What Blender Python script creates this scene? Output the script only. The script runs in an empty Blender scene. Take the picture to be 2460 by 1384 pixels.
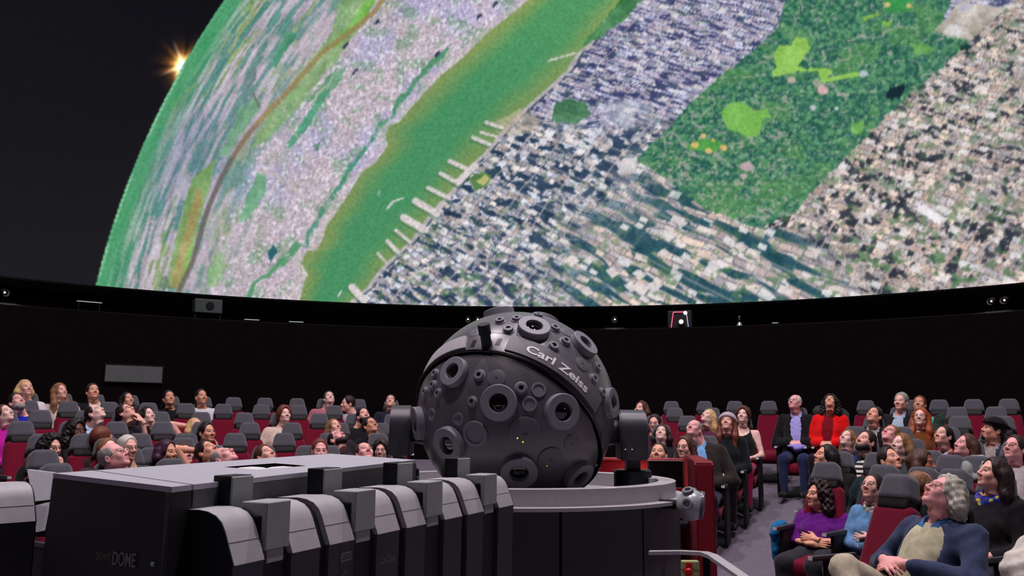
import bpy, bmesh, math, random
import numpy as np
from mathutils import Vector, Matrix
R_ = math.radians
random.seed(7)
# ---------------------------------------------------------------- camera
PW, PH, F = 2460.0, 1384.0, 2170.0
CAM = np.array([0.0, -5.6, 1.43])
PITCH, ROLL, YAW = math.atan(323.0 / F), R_(0.376), 0.003
_cy, _sy, _cp, _sp, _cr, _sr = math.cos(YAW), math.sin(YAW), math.cos(PITCH), math.sin(PITCH), math.cos(ROLL), math.sin(ROLL)
_rt = np.array([_cy, -_sy, 0.0]); _fh = np.array([_sy, _cy, 0.0]); _z = np.array([0, 0, 1.0])
FWD = _fh * _cp + _z * _sp
_up = -_fh * _sp + _z * _cp
RT = _cr * _rt + _sr * _up
UP = -_sr * _rt + _cr * _up
sc = bpy.context.scene
col = sc.collection
cam_d = bpy.data.cameras.new('camera'); cam = bpy.data.objects.new('camera', cam_d); col.objects.link(cam)
cam_d.sensor_fit = 'HORIZONTAL'; cam_d.sensor_width = 36.0; cam_d.lens = 36.0 * F / PW
cam_d.clip_start = 0.05; cam_d.clip_end = 200
m = Matrix.Identity(4)
for i in range(3):
    m[i][0] = RT[i]; m[i][1] = UP[i]; m[i][2] = -FWD[i]; m[i][3] = CAM[i]
cam.matrix_world = m
sc.camera = cam
# ---------------------------------------------------------------- world, exposure
w = bpy.data.worlds.new('world'); sc.world = w; w.use_nodes = True
w.node_tree.nodes['Background'].inputs[0].default_value = (0.004, 0.004, 0.005, 1)
w.node_tree.nodes['Background'].inputs[1].default_value = 0.0
sc.view_settings.view_transform = 'Standard'; sc.view_settings.look = 'None'
sc.view_settings.exposure = 0.0; sc.view_settings.gamma = 1.0
sc.view_settings.use_curve_mapping = False
DOME_R, RIM_Z, WALL_R = 10.2, 3.447, 9.6
DOME_GAIN = 1.1            # brightness of the projected picture
COVE_W = 22.0              # watts of each cove spotlight
ZENITH_W = 1850.0           # watts of each downlight added overhead, out of view

# ---------------------------------------------------------------- small helpers
def lin(c):
    return tuple(((v / 12.92) if v <= 0.04045 else ((v + 0.055) / 1.055) ** 2.4) for v in c)
def rgb(r, g, b):
    return lin((r / 255.0, g / 255.0, b / 255.0))
def ray(px, py):
    d = RT * (px - PW / 2) + UP * (PH / 2 - py) + FWD * F
    return d / np.linalg.norm(d)
def at_z(px, py, z):
    d = ray(px, py); return CAM + d * ((z - CAM[2]) / d[2])
def at_y(px, py, fy):            # distance ahead of the camera along world y
    d = ray(px, py); return CAM + d * (fy / d[1])
def floor_z(r):
    return max(0.0, 0.132 * (r - 3.4))
def tag(o, label=None, cat=None, group=None, kind=None):
    if label: o['label'] = label
    if cat: o['category'] = cat
    if group: o['group'] = group
    if kind: o['kind'] = kind
    return o
def empty(name, loc=(0, 0, 0), rz=0.0):
    o = bpy.data.objects.new(name, None); col.objects.link(o)
    o.location = tuple(float(v) for v in loc); o.rotation_euler = (0, 0, rz); o.empty_display_size = 0.1
    return o
def link(name, me, mat=None, parent=None):
    o = bpy.data.objects.new(name, me); col.objects.link(o)
    if mat is not None and len(me.materials) == 0: me.materials.append(mat)
    if parent is not None: o.parent = parent
    return o
def np_mesh(name, V, Fq, smooth=True, attr=None):
    """V (n,3) floats, Fq (m,3|4) ints or a list of such arrays"""
    me = bpy.data.meshes.new(name)
    fl = Fq if isinstance(Fq, list) else [Fq]
    fl = [np.asarray(f, np.int32) for f in fl if len(f)]
    loops = np.concatenate([f.ravel() for f in fl])
    tot = np.concatenate([np.full(len(f), f.shape[1], np.int32) for f in fl])
    start = np.concatenate([[0], np.cumsum(tot)[:-1]]).astype(np.int32)
    me.vertices.add(len(V)); me.vertices.foreach_set('co', np.asarray(V, np.float32).ravel())
    me.loops.add(len(loops)); me.loops.foreach_set('vertex_index', loops.astype(np.int32))
    me.polygons.add(len(tot)); me.polygons.foreach_set('loop_start', start)
    me.polygons.foreach_set('use_smooth', np.full(len(tot), bool(smooth)))
    if attr is not None:
        a = me.attributes.new('mask', 'FLOAT_COLOR', 'POINT')
        a.data.foreach_set('color', np.asarray(attr, np.float32).ravel())
    me.update(calc_edges=True); me.validate()
    return me
def bm_obj(name, bm, mat, parent=None, smooth=False):
    me = bpy.data.meshes.new(name)
    bmesh.ops.recalc_face_normals(bm, faces=bm.faces)
    bm.to_mesh(me); bm.free()
    if smooth:
        me.polygons.foreach_set('use_smooth', np.full(len(me.polygons), True))
        try: me.set_sharp_from_angle(angle=R_(38))
        except Exception: pass
    return link(name, me, mat, parent)
def box(bm, c, s, M=None, bevel=0.0, seg=2, taper=None):
    """box centre c, size s; taper=(tx,ty) scales the top"""
    r = bmesh.ops.create_cube(bm, size=1.0)
    vs = r['verts']
    for v in vs:
        k = (1, 1)
        if taper and v.co.z > 0: k = taper
        v.co = Vector((v.co.x * s[0] * k[0] + c[0], v.co.y * s[1] * k[1] + c[1], v.co.z * s[2] + c[2]))
    if bevel > 0:
        es = list({e for v in vs for e in v.link_edges})
        rb = bmesh.ops.bevel(bm, geom=es, offset=bevel, segments=seg, profile=0.6, affect='EDGES')
        vs = list({v for f in rb['faces'] for v in f.verts} | {v for v in vs if v.is_valid})
    if M is not None:
        for v in vs: v.co = M @ v.co
    return vs
def prism(bm, pts, z0, z1, M=None):
    """pts = 2D outline, extruded in z"""
    lo = [bm.verts.new((p[0], p[1], z0)) for p in pts]; hi = [bm.verts.new((p[0], p[1], z1)) for p in pts]
    n = len(pts)
    bm.faces.new(lo[::-1]); bm.faces.new(hi)
    for i in range(n): bm.faces.new((lo[i], lo[(i + 1) % n], hi[(i + 1) % n], hi[i]))
    if M is not None:
        for v in lo + hi: v.co = M @ v.co
    return lo + hi
def lathe(bm, prof, n=32, M=None, close=False):
    """prof = [(r,z)...] around z"""
    rings = []
    for r, z in prof:
        if r < 1e-6:
            rings.append([bm.verts.new((0, 0, z))])
        else:
            rings.append([bm.verts.new((r * math.cos(2 * math.pi * i / n), r * math.sin(2 * math.pi * i / n), z)) for i in range(n)])
    pairs = list(zip(rings[:-1], rings[1:]))
    if close: pairs.append((rings[-1], rings[0]))
    for a, b in pairs:
        if len(a) == 1 and len(b) == 1: continue
        for i in range(n):
            j = (i + 1) % n
            if len(a) == 1: bm.faces.new((a[0], b[j], b[i]))
            elif len(b) == 1: bm.faces.new((a[i], a[j], b[0]))
            else: bm.faces.new((a[i], a[j], b[j], b[i]))
    if M is not None:
        for rg in rings:
            for v in rg: v.co = M @ v.co
def tube(bm, pts, r, n=8, caps=True):
    pts = [Vector(p) for p in pts]; rings = []
    for i, p in enumerate(pts):
        t = (pts[min(i + 1, len(pts) - 1)] - pts[max(i - 1, 0)]).normalized()
        a = t.cross(Vector((0, 0, 1)))
        if a.length < 1e-3: a = t.cross(Vector((1, 0, 0)))
        a.normalize(); b = t.cross(a)
        rr = r[i] if isinstance(r, (list, tuple)) else r
        rings.append([bm.verts.new(p + a * rr * math.cos(2 * math.pi * k / n) + b * rr * math.sin(2 * math.pi * k / n)) for k in range(n)])
    for a, b in zip(rings[:-1], rings[1:]):
        for k in range(n): bm.faces.new((a[k], a[(k + 1) % n], b[(k + 1) % n], b[k]))
    if caps:
        bm.faces.new(rings[0][::-1]); bm.faces.new(rings[-1])
def frame(origin, zdir, xhint=(0, 0, 1)):
    z = Vector(zdir).normalized(); x = Vector(xhint)
    x = (x - z * x.dot(z))
    if x.length < 1e-4: x = Vector((1, 0, 0)) - z * z.x
    x.normalize(); y = z.cross(x)
    M = Matrix.Identity(4)
    for i in range(3): M[i][0] = x[i]; M[i][1] = y[i]; M[i][2] = z[i]; M[i][3] = origin[i]
    return M
# ---------------------------------------------------------------- materials (all node based)
_M = {}
def mat(name, c, rough=0.6, metal=0.0, var=0.12, scale=40.0, bump=0.0, spec=0.3, bscale=None, coat=0.0, sheen=0.0):
    if name in _M: return _M[name]
    m = bpy.data.materials.new(name); m.use_nodes = True
    nt = m.node_tree; N = nt.nodes; L = nt.links
    p = N['Principled BSDF']
    p.inputs['Roughness'].default_value = rough; p.inputs['Metallic'].default_value = metal
    p.inputs['Specular IOR Level'].default_value = spec; p.inputs['Coat Weight'].default_value = coat
    p.inputs['Sheen Weight'].default_value = sheen
    tc = N.new('ShaderNodeTexCoord'); no = N.new('ShaderNodeTexNoise')
    no.inputs['Scale'].default_value = scale; no.inputs['Detail'].default_value = 3
    L.new(tc.outputs['Object'], no.inputs['Vector'])
    mr = N.new('ShaderNodeMapRange'); mr.inputs['To Min'].default_value = 1 - var; mr.inputs['To Max'].default_value = 1 + var
    mr.inputs['From Min'].default_value = 0.3; mr.inputs['From Max'].default_value = 0.7
    L.new(no.outputs['Fac'], mr.inputs['Value'])
    mx = N.new('ShaderNodeVectorMath'); mx.operation = 'SCALE'; mx.inputs[0].default_value = c
    L.new(mr.outputs['Result'], mx.inputs['Scale']); L.new(mx.outputs['Vector'], p.inputs['Base Color'])
    if bump > 0:
        n2 = N.new('ShaderNodeTexNoise'); n2.inputs['Scale'].default_value = bscale or scale * 4; n2.inputs['Detail'].default_value = 2
        L.new(tc.outputs['Object'], n2.inputs['Vector'])
        b = N.new('ShaderNodeBump'); b.inputs['Strength'].default_value = bump; b.inputs['Distance'].default_value = 0.01
        L.new(n2.outputs['Fac'], b.inputs['Height']); L.new(b.outputs['Normal'], p.inputs['Normal'])
    _M[name] = m
    return m
def emis(name, c, s):
    if name in _M: return _M[name]
    m = bpy.data.materials.new(name); m.use_nodes = True
    p = m.node_tree.nodes['Principled BSDF']
    p.inputs['Base Color'].default_value = (*c, 1); p.inputs['Emission Color'].default_value = (*c, 1); p.inputs['Emission Strength'].default_value = s
    _M[name] = m
    return m
# ---------------------------------------------------------------- the projected picture on the dome
_rng = np.random.RandomState(11)
_LAT = _rng.rand(16, 256, 256).astype(np.float32)
def vn(x, y, seed=0):
    """smooth value noise"""
    t = _LAT[seed % 16]
    xi = np.floor(x).astype(np.int64); yi = np.floor(y).astype(np.int64)
    fx = (x - xi).astype(np.float32); fy = (y - yi).astype(np.float32)
    fx = fx * fx * (3 - 2 * fx); fy = fy * fy * (3 - 2 * fy)
    g = lambda a, b: t[(a + seed * 37) & 255, b & 255]
    a = g(xi, yi) * (1 - fx) + g(xi + 1, yi) * fx
    b = g(xi, yi + 1) * (1 - fx) + g(xi + 1, yi + 1) * fx
    return a * (1 - fy) + b * fy
def cell(x, y, seed=0):
    t = _LAT[seed % 16]
    return t[(np.floor(x).astype(np.int64) + seed * 31) & 255, np.floor(y).astype(np.int64) & 255]
def fbm(x, y, seed=0, o=3):
    s = 0; a = 0.5; tot = 0
    for k in range(o):
        s = s + a * vn(x * 2 ** k, y * 2 ** k, seed + k); tot += a; a *= 0.5
    return s / tot
def sst(a, b, x):
    t = np.clip((x - a) / (b - a), 0, 1); return t * t * (3 - 2 * t)
def inpoly(X, Y, P):
    P = np.asarray(P, float)
    out = np.zeros(X.shape, bool)
    bb = (X >= P[:, 0].min()) & (X <= P[:, 0].max()) & (Y >= P[:, 1].min()) & (Y <= P[:, 1].max())
    x = X[bb]; y = Y[bb]; r = np.zeros(x.shape, bool)
    n = len(P)
    for i in range(n):
        x0, y0 = P[i]; x1, y1 = P[(i + 1) % n]
        if y0 == y1: continue
        c = ((y0 > y) != (y1 > y)) & (x < (x1 - x0) * (y - y0) / (y1 - y0) + x0)
        r ^= c
    out[bb] = r
    return out
def dseg(X, Y, P):
    """distance to a polyline"""
    d = np.full(X.shape, 1e9, np.float32)
    for (x0, y0), (x1, y1) in zip(P[:-1], P[1:]):
        vx, vy = x1 - x0, y1 - y0
        t = np.clip(((X - x0) * vx + (Y - y0) * vy) / (vx * vx + vy * vy), 0, 1)
        d = np.minimum(d, np.hypot(X - x0 - t * vx, Y - y0 - t * vy))
    return d
def q5(p): return [(1660 + x / 3.075, y / 3.075) for x, y in p]
LSH = [(1560, -260), (1375, -90), (1270, 0), (1170, 80), (1105, 145), (1060, 180), (1000, 245), (960, 292), (936, 302), (926, 325), (932, 350), (902, 390), (870, 412), (835, 470), (802, 520), (785, 540), (775, 575), (760, 600), (737, 604), (720, 640), (734, 665), (722, 715), (700, 800), (640, 1000)]
RSH = [(1790, -330), (1610, -130), (1500, 0), (1470, 30), (1440, 62), (1412, 108), (1385, 128), (1362, 168), (1310, 216), (1260, 260), (1210, 310), (1165, 365), (1130, 397), (1100, 440), (1060, 482), (1020, 530), (985, 580), (940, 620), (905, 655), (882, 690), (850, 715), (842, 724), (800, 800), (700, 1000)]
def xon(P, Y):
    P = sorted(P, key=lambda p: p[1]); ys = np.array([p[1] for p in P], float); xs = np.array([p[0] for p in P], float)
    r = np.interp(Y, ys, xs)
    s0 = -1.1
    r = np.where(Y < ys[0], xs[0] + (Y - ys[0]) * s0, r); r = np.where(Y > ys[-1], xs[-1] + (Y - ys[-1]) * -0.4, r)
    return r
# the limb of the globe: circle through three measured points
def circ(a, b, c):
    A = np.array([[b[0] - a[0], b[1] - a[1]], [c[0] - a[0], c[1] - a[1]]], float) * 2
    B = np.array([b[0] ** 2 + b[1] ** 2 - a[0] ** 2 - a[1] ** 2, c[0] ** 2 + c[1] ** 2 - a[0] ** 2 - a[1] ** 2], float)
    o = np.linalg.solve(A, B); return o, np.hypot(*(o - np.array(a)))
LIMB_O, LIMB_R = circ((240, 690), (357, 330), (540, 0))
def paint(X, Y, TH=None):
    """colour (sRGB 0..1) of the projected picture; X, Y are the picture's own coordinates"""
    X = X.astype(np.float64); Y = Y.astype(np.float64)
    C = lambda *c: np.array(c, np.float32) / 255.0
    out = np.zeros(X.shape + (3,), np.float32)
    def put(mask, c): out[mask] = c
    def mixm(mask, c, k):
        kk = k[mask][:, None] if isinstance(k, np.ndarray) else k
        out[mask] = out[mask] * (1 - kk) + c * kk
    q = TH                                                      # depth inside the limb
    ang = np.arctan2(Y - LIMB_O[1], X - LIMB_O[0]) * LIMB_R    # along the limb
    xl = xon(LSH, Y); xr = xon(RSH, Y)
    # ---- west bank: speckled suburbs, streaks towards the limb
    pq = np.sqrt(np.maximum(q, 0.0))
    fs = fbm(X / 3.4, Y / 3.4, 1, 2); fm = fbm(X / 26, Y / 26, 2, 3); fl = fbm(X / 110, Y / 110, 3, 3)
    st = fbm(pq * 2.6, ang / 70.0, 4, 4); st2 = fbm(pq * 1.1, ang / 190.0, 5, 3)
    base = np.empty_like(out)
    pink = C(182, 168, 178); viol = C(172, 164, 194); gren = C(112, 150, 118); dk = C(74, 82, 104); teal = C(72, 128, 118); olive = C(128, 150, 98)
    base[:] = pink
    k = sst(0.45, 0.7, fl)[..., None]; base = base * (1 - k) + viol * k
    k = (sst(0.52, 0.68, fm) * 0.55)[..., None]; base = base * (1 - k) + gren * k
    near = sst(430, 60, q)                                       # streaky zone
    sp = (fs - 0.5) * 0.36 * (1 - 0.6 * near)
    base = base + sp[..., None]
    kd = (sst(0.70, 0.80, fs) * 0 + sst(0.30, 0.16, fbm(X / 4.2, Y / 3.2, 6, 2)) * (1 - near))[..., None] * 0.55; base = base * (1 - kd) + dk * kd
    stc = np.where((st > 0.56)[..., None], teal, np.where((st < 0.42)[..., None], C(186, 176, 190), np.where((st2 > 0.52)[..., None], olive, C(158, 150, 160))))
    k = (near * 0.9)[..., None]; base = base * (1 - k) + stc * k
    base = base + ((fbm(pq * 7, ang / 40.0, 7, 2) - 0.5) * 0.22 * near)[..., None]
    # river haze at lower left: bluish
    k = (sst(560, 380, Y) * sst(200, 330, Y) * sst(300, 120, q) * 0.35)[..., None]; base = base * (1 - k) + C(96, 112, 150) * k
    out[:] = base
    W = X < xl
    # streets of the west bank
    g = np.abs(((X * 0.80 + Y * 0.60) / 11.0) % 1 - 0.5); g2 = np.abs(((X * 0.55 - Y * 0.83) / 17.0) % 1 - 0.5)
    sub = sst(0.40, 0.5, np.maximum(g, g2)) * sst(330, 480, q) * 0.25
    out += sub[..., None] * 0.25
    roofs = (cell((X * 0.8 + Y * 0.6) / 5.5, (X * 0.6 - Y * 0.8) / 7.0, 8) > 0.88) & (q > 260)
    out[roofs] = out[roofs] * 0.3 + C(225, 220, 232) * 0.7
    # belts of green, marsh, the brown river
    def poly(P, c, k=0.85, nz=0.10, edge=5.0):
        jx = (fbm(X / 9, Y / 9, 9, 2) - 0.5) * edge * 2; jy = (fbm(X / 9, Y / 9, 12, 2) - 0.5) * edge * 2
        mk = inpoly(X + jx, Y + jy, P)
        out[mk] = out[mk] * (1 - k) + np.asarray(c, np.float32) * k + ((fm[mk] - 0.5) * nz * 2)[:, None]
    poly([(835, -60), (925, -60), (880, 50), (800, 150), (712, 262), (640, 340), (600, 360), (650, 270), (720, 180), (800, 70)], C(118, 160, 96), 0.7)
    poly([(876, 0), (905, 0), (872, 50), (812, 110), (782, 120), (842, 60)], C(118, 180, 78), 0.8)
    poly([(688, 81), (717, 76), (662, 163), (649, 163)], C(66, 134, 102))
    poly([(600, 156), (632, 98), (606, 228), (574, 234)], C(98, 124, 126), 0.75)
    poly([(795, 172), (828, 166), (818, 198), (779, 228), (735, 248)], C(92, 150, 112), 0.8)
    poly([(769, 228), (800, 212), (735, 310), (695, 358), (688, 350)], C(66, 142, 106))
    poly([(575, 262), (612, 236), (622, 262), (585, 315), (540, 380), (528, 372)], C(104, 156, 118), 0.8)
    poly([(620, 415), (639, 421), (636, 464), (600, 522), (574, 532), (590, 480)], C(104, 160, 122), 0.9)
    poly([(462, 430), (520, 380), (498, 470), (470, 560), (440, 700), (398, 694), (424, 560)], C(118, 158, 92), 0.85)
    poly([(470, 452), (490, 470), (452, 612), (428, 697), (406, 690), (434, 578)], C(160, 146, 96), 0.85)
    poly([(452, 600), (470, 560), (450, 660), (436, 700), (432, 690)], C(120, 176, 84), 0.8)
    poly([(384, 668), (398, 660), (412, 695), (380, 690)], C(88, 112, 88), 0.8)
    poly([(500, 640), (530, 600), (545, 640), (520, 690), (498, 690)], C(110, 164, 92), 0.55)
    poly([(752, 700 / 2), (770, 340), (760, 365)], C(70, 120, 90), 0.7)
    br = dseg(X, Y, [(960, -70), (905, 22), (860, 62), (770, 130), (705, 205), (640, 272), (600, 318), (566, 366), (530, 430), (500, 500), (478, 575), (462, 630), (428, 702)])
    k = sst(7.5, 4.5, br) * 0.85; c = np.where((Y < 300)[..., None], C(142, 122, 82), np.where((Y < 380)[..., None], C(122, 104, 84), C(98, 92, 86)))
    out[:] = out * (1 - (k * W)[..., None]) + c * (k * W)[..., None]
    for P, wd, cc in [([(1075, 120), (1020, 175), (993, 200), (940, 275), (915, 300)], 6, C(62, 132, 92)), ([(905, 315), (880, 350), (854, 390), (818, 445), (769, 520), (740, 565), (733, 590)], 5, C(58, 130, 104)), ([(715, 590), (690, 620), (655, 652), (613, 675), (600, 718)], 6, C(72, 140, 96)), ([(612, 228), (624, 262)], 2, C(96, 104, 96)), ([(820, 165), (760, 230), (700, 300)], 1.5, C(196, 182, 178)), ([(655, 205), (700, 300), (740, 380)], 1.5, C(188, 172, 168)), ([(620, 410), (700, 440), (745, 510)], 3, C(184, 170, 170)), ([(660, 440), (610, 520), (560, 640), (530, 700)], 2, C(196, 184, 186))]:
        kk = sst(wd + 1.5, wd - 1.0, dseg(X + (fm - 0.5) * 14, Y + (vn(X / 14., Y / 14., 13) - 0.5) * 12, P) / (0.55 + 0.9 * vn(X / 26., Y / 26., 12))) * 0.85 * W * (0.35 + 0.65 * (vn(X / 12., Y / 12., 11) > 0.3))
        out[:] = out * (1 - kk[..., None]) + cc * kk[..., None]
    # quay edge of the west bank
    kk = sst(34, 8, xl - X) * W * 0.45
    out[:] = out * (1 - kk[..., None]) + C(190, 178, 180) * kk[..., None]
    poly([(657, 587), (667, 604), (650, 630), (642, 610)], C(36, 92, 104), 1.0, 0, 1)
    for x0, y0 in [(905, 52), (1050, 130), (1150, 38), (1188, 10), (830, 108), (852, 170)]:
        poly([(x0 - 8, y0 + 5), (x0 + 5, y0 - 8), (x0 + 9, y0 - 3), (x0 - 3, y0 + 9)], C(38, 44, 74), 0.9, 0, 2)
    # ---- green glow of the atmosphere at the limb
    kk = sst(78, 12, q + (st2 - 0.5) * 60)[..., None] * 0.85
    out[:] = out * (1 - kk) + C(58, 146, 92) * kk
    kk = sst(5.0, 1.0, np.abs(q - 3.0)) * (0.35 + 0.65 * (fbm(ang / 60, ang * 0, 10, 2) > 0.52)) * (0.35 + 0.65 * (((ang / 5.0) % 1) > 0.4)) * 0.7
    out[:] = out * (1 - kk[..., None]) + C(178, 224, 190) * kk[..., None]
    # ---- the wide river
    Rv = (X >= xl) & (X <= xr)
    wd = np.clip((X - xl) / np.maximum(xr - xl, 1), 0, 1)
    cen = C(66, 136, 92); ed = C(124, 142, 84)
    k = np.clip(sst(0.34, 0.0, wd + (fl - 0.5) * 0.12) * 0.9 + sst(0.62, 1.0, wd + (fl - 0.5) * 0.2) * 0.8, 0, 1)[..., None]
    rv = cen * (1 - k) + ed * k + ((fs - 0.5) * 0.06)[..., None]
    rv = rv + ((sst(300, 0, Y) * 0.04)[..., None]) * C(255, 200, 60)
    out[Rv] = rv[Rv]
    # ---- east bank: street grid of the island
    E = X > xr
    ys = Y.copy()
    mfun = lambda y: 0.24 + 0.30 * sst(60, 520, y) + 0.08 * sst(500, 800, y)
    for _ in range(24):
        ys = 0.55 * ys + 0.45 * (Y - mfun(ys) * (X - xon(RSH, ys)))
        ys = np.clip(ys, -4000, 1400)
    S = ys; T = np.maximum(X - xon(RSH, ys), 0)
    sc_ = 1.0 + T / 1400.0
    Tt = np.log(sc_) * 1400.0
    bxe = np.where(Y < 548, 1826 + (548 - Y) * (504.0 / 452.0), 1826 + (Y - 548) * 1.35)
    eastk = np.where(Y < 548, sst(-8, 8, X - bxe), sst(-10, 200, X - bxe + (fl - 0.5) * 120))
    mid = sst(170, 420, T + (fl - 0.5) * 160) * (1 - eastk) * sst(285, 400, Y + (fl - 0.5) * 80)
    nk = sst(330, 230, Y + (fl - 0.5) * 80) * (1 - eastk)
    Tw = Tt + 13 * (fbm(Tt / 34., S / 34., 2, 2) - 0.5); Sw = S + 10 * (fbm(Tt / 38., S / 30., 3, 2) - 0.5)
    def blocks(w, h, seed, shadow, ca, cb, cs, sa=0.16, drop=0.0):
        j = np.floor(Sw / h); tt = Tw / w + 7.3 * cell(j * 0 + 3, j, seed + 5)
        a_ = tt - np.floor(tt); b_ = Sw / h - j
        r1 = cell(tt, Sw / h, seed); r2 = cell(tt, Sw / h, seed + 1); r3 = cell(tt, Sw / h, seed + 2)
        k_ = np.clip(r1 * 1.1 + (fs - 0.5) * 0.7, 0, 1)[..., None]
        c_ = ca * (1 - k_) + cb * k_
        c_ = c_ + ((r3 - 0.5) * 0.10)[..., None] * np.array([1.0, 0.2, -0.6], np.float32)
        sh_ = np.clip(sst(-0.06, 0.06, shadow * (0.25 + 1.1 * r2) - (1 - b_)) + sst(-0.05, 0.05, sa * r2 * 1.6 - a_), 0, 1) * (r3 > drop)
        tn = cs + ((fm - 0.5) * 0.14)[..., None]
        c_ = c_ * (1 - 0.93 * sh_[..., None]) + tn * 0.93 * sh_[..., None]
        ln = np.clip(sst(0.10, 0.03, b_) + 0 * a_, 0, 1)[..., None] * 0.6
        return c_ * (1 - ln) + C(176, 166, 166) * ln
    def dark(c_, n_, t_, tone, amt, soft=0.04):
        kk_ = (sst(t_, t_ + soft, n_) * amt)[..., None]
        tn = tone + ((fm - 0.5) * 0.14)[..., None] + ((fs - 0.5) * 0.08)[..., None]
        return c_ * (1 - kk_) + tn * kk_
    lowc = blocks(13.0, 10.0, 1, 0.16, C(146, 138, 144), C(230, 226, 230), C(92, 96, 116), 0.10)
    lowc = dark(lowc, fbm(Tw / 24.0, Sw / 8.5, 4, 2), 0.605, C(30, 52, 80), 0.92)
    lowc = dark(lowc, fbm(Tw / 10.0, Sw / 6.0, 8, 2), 0.66, C(44, 62, 86), 0.85)
    midc = blocks(18.0, 11.0, 4, 0.20, C(168, 152, 152), C(222, 208, 204), C(110, 110, 118), 0.08)
    strip = fbm(Tw / 46.0, Sw / 10.0, 6, 2) + 0.15 * np.sin(S / 27.0 * 2 * math.pi + 2.2 * vn(Tt / 140., S / 80., 9))
    midc = dark(midc, strip, 0.485, C(26, 70, 84), 0.93, 0.05)
    isl = blocks(22.0, 15.0, 3, 0.25, C(190, 176, 172), C(224, 214, 210), C(90, 96, 104), 0.1)
    kk = ((cell(Tw / 22.0 + 7.3 * cell(np.floor(Sw / 15.0) * 0 + 3, np.floor(Sw / 15.0), 8), Sw / 15.0, 3) > 0.82) * 0.9)[..., None]; midc = midc * (1 - kk) + isl * kk
    noc = blocks(17.0, 8.5, 7, 0.26, C(150, 142, 164), C(226, 220, 232), C(96, 96, 126), 0.12)
    noc = dark(noc, fbm(Tw / 22.0, Sw / 4.6, 4, 2) + 0.10 * np.sin(S / 8.5 * 2 * math.pi), 0.575, C(38, 48, 88), 0.92)
    eac = blocks(12.0, 8.5, 10, 0.16, C(166, 150, 148), C(230, 216, 210), C(124, 112, 112), 0.09)
    eac = dark(eac, fbm(Tw / 11.0, Sw / 7.5, 2, 2), 0.655, C(40, 48, 62), 0.9)
    ct = lowc
    for kk, cc in ((mid, midc), (nk, noc), (eastk, eac)):
        kk = kk[..., None]; ct = ct * (1 - kk) + cc * kk
    # avenues, some broad streets
    u = Tt / 58.0; av = np.abs((u + 0.04 * (vn(S / 60., u * 0, 4) - 0.5)) % 1 - 0.5)
    kk = (sst(0.455, 0.485, av) * (0.6 - 0.45 * mid - 0.45 * eastk))[..., None]; ct = ct * (1 - kk) + C(186, 176, 176) * kk
    v_ = np.abs((S / 68.0) % 1 - 0.5); kk = (sst(0.467, 0.487, v_) * 0.5)[..., None]; ct = ct * (1 - kk) + C(190, 178, 174) * kk
    # big dark shadows and roofs east of the park
    tt = Tw / 15.0; ss_ = Sw / 13.0
    blob = (cell(tt, ss_, 11) > 0.84) & (np.maximum(np.abs(tt % 1 - 0.5), np.abs(ss_ % 1 - 0.5)) < 0.28 + 0.22 * cell(tt, ss_, 12)) & (eastk > 0.4)
    blob = blob & (fbm(X / 7., Y / 7., 9, 2) > 0.36)
    kk = (blob * 0.92)[..., None]; ct = ct * (1 - kk) + C(34, 40, 54) * kk
    speck = sst(0.64, 0.74, fbm(X / 4.5, Y / 3.6, 14, 2)) * eastk
    ct = ct * (1 - (speck * 0.55)[..., None]) + C(62, 60, 58) * (speck * 0.55)[..., None]
    gk = (sst(0.60, 0.70, fbm(X / 15, Y / 11, 15, 2)) * (0.22 + 0.40 * sst(450, 700, Y) + 0.25 * eastk))[..., None]
    ct = ct * (1 - gk) + C(78, 116, 78) * gk
    wr = (cell(Tt / 19.0, S / 11.0, 5) > 0.94) & (np.abs((Tt / 19.0) % 1 - 0.5) < 0.36) & (np.abs((S / 11.0) % 1 - 0.5) < 0.36)
    ct[wr] = ct[wr] * 0.15 + C(226, 220, 220) * 0.85
    ct = ct * (1 - (nk * 0.10)[..., None]) + C(160, 150, 200) * (nk * 0.10)[..., None]
    out[E] = ct[E]
    # promenade along the east bank
    kk = sst(9, 6, np.abs(X - xr - 7)) * E * 0.8; out[:] = out * (1 - kk[..., None]) + C(178, 168, 172) * kk[..., None]
    kk = sst(4, 2, np.abs(X - xr - 15)) * E * (vn(Y / 9., X * 0, 3) > 0.45) * 0.8; out[:] = out * (1 - kk[..., None]) + C(34, 60, 74) * kk[..., None]
    poly([(1500, -20), (1560, -20), (1500, 45), (1440, 92), (1395, 112), (1420, 80), (1465, 35)], C(62, 124, 74), 0.9)
    poly([(1330, 250), (1372, 236), (1412, 250), (1420, 275), (1380, 300), (1325, 292)], C(58, 112, 72), 0.85)
    poly([(1124, 428), (1160, 412), (1182, 424), (1168, 450), (1140, 458)], C(82, 124, 70), 0.95, 0.05, 2)
    poly([(1142, 436), (1166, 420), (1178, 430), (1160, 446)], C(182, 180, 112), 0.95, 0.03, 2)
    poly([(1180, 300), (1250, 262), (1300, 285), (1275, 320), (1200, 325)], C(186, 172, 150), 0.55)
    poly([(1440, 250), (1540, 235), (1520, 305), (1440, 300)], C(208, 208, 222), 0.5)
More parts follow.
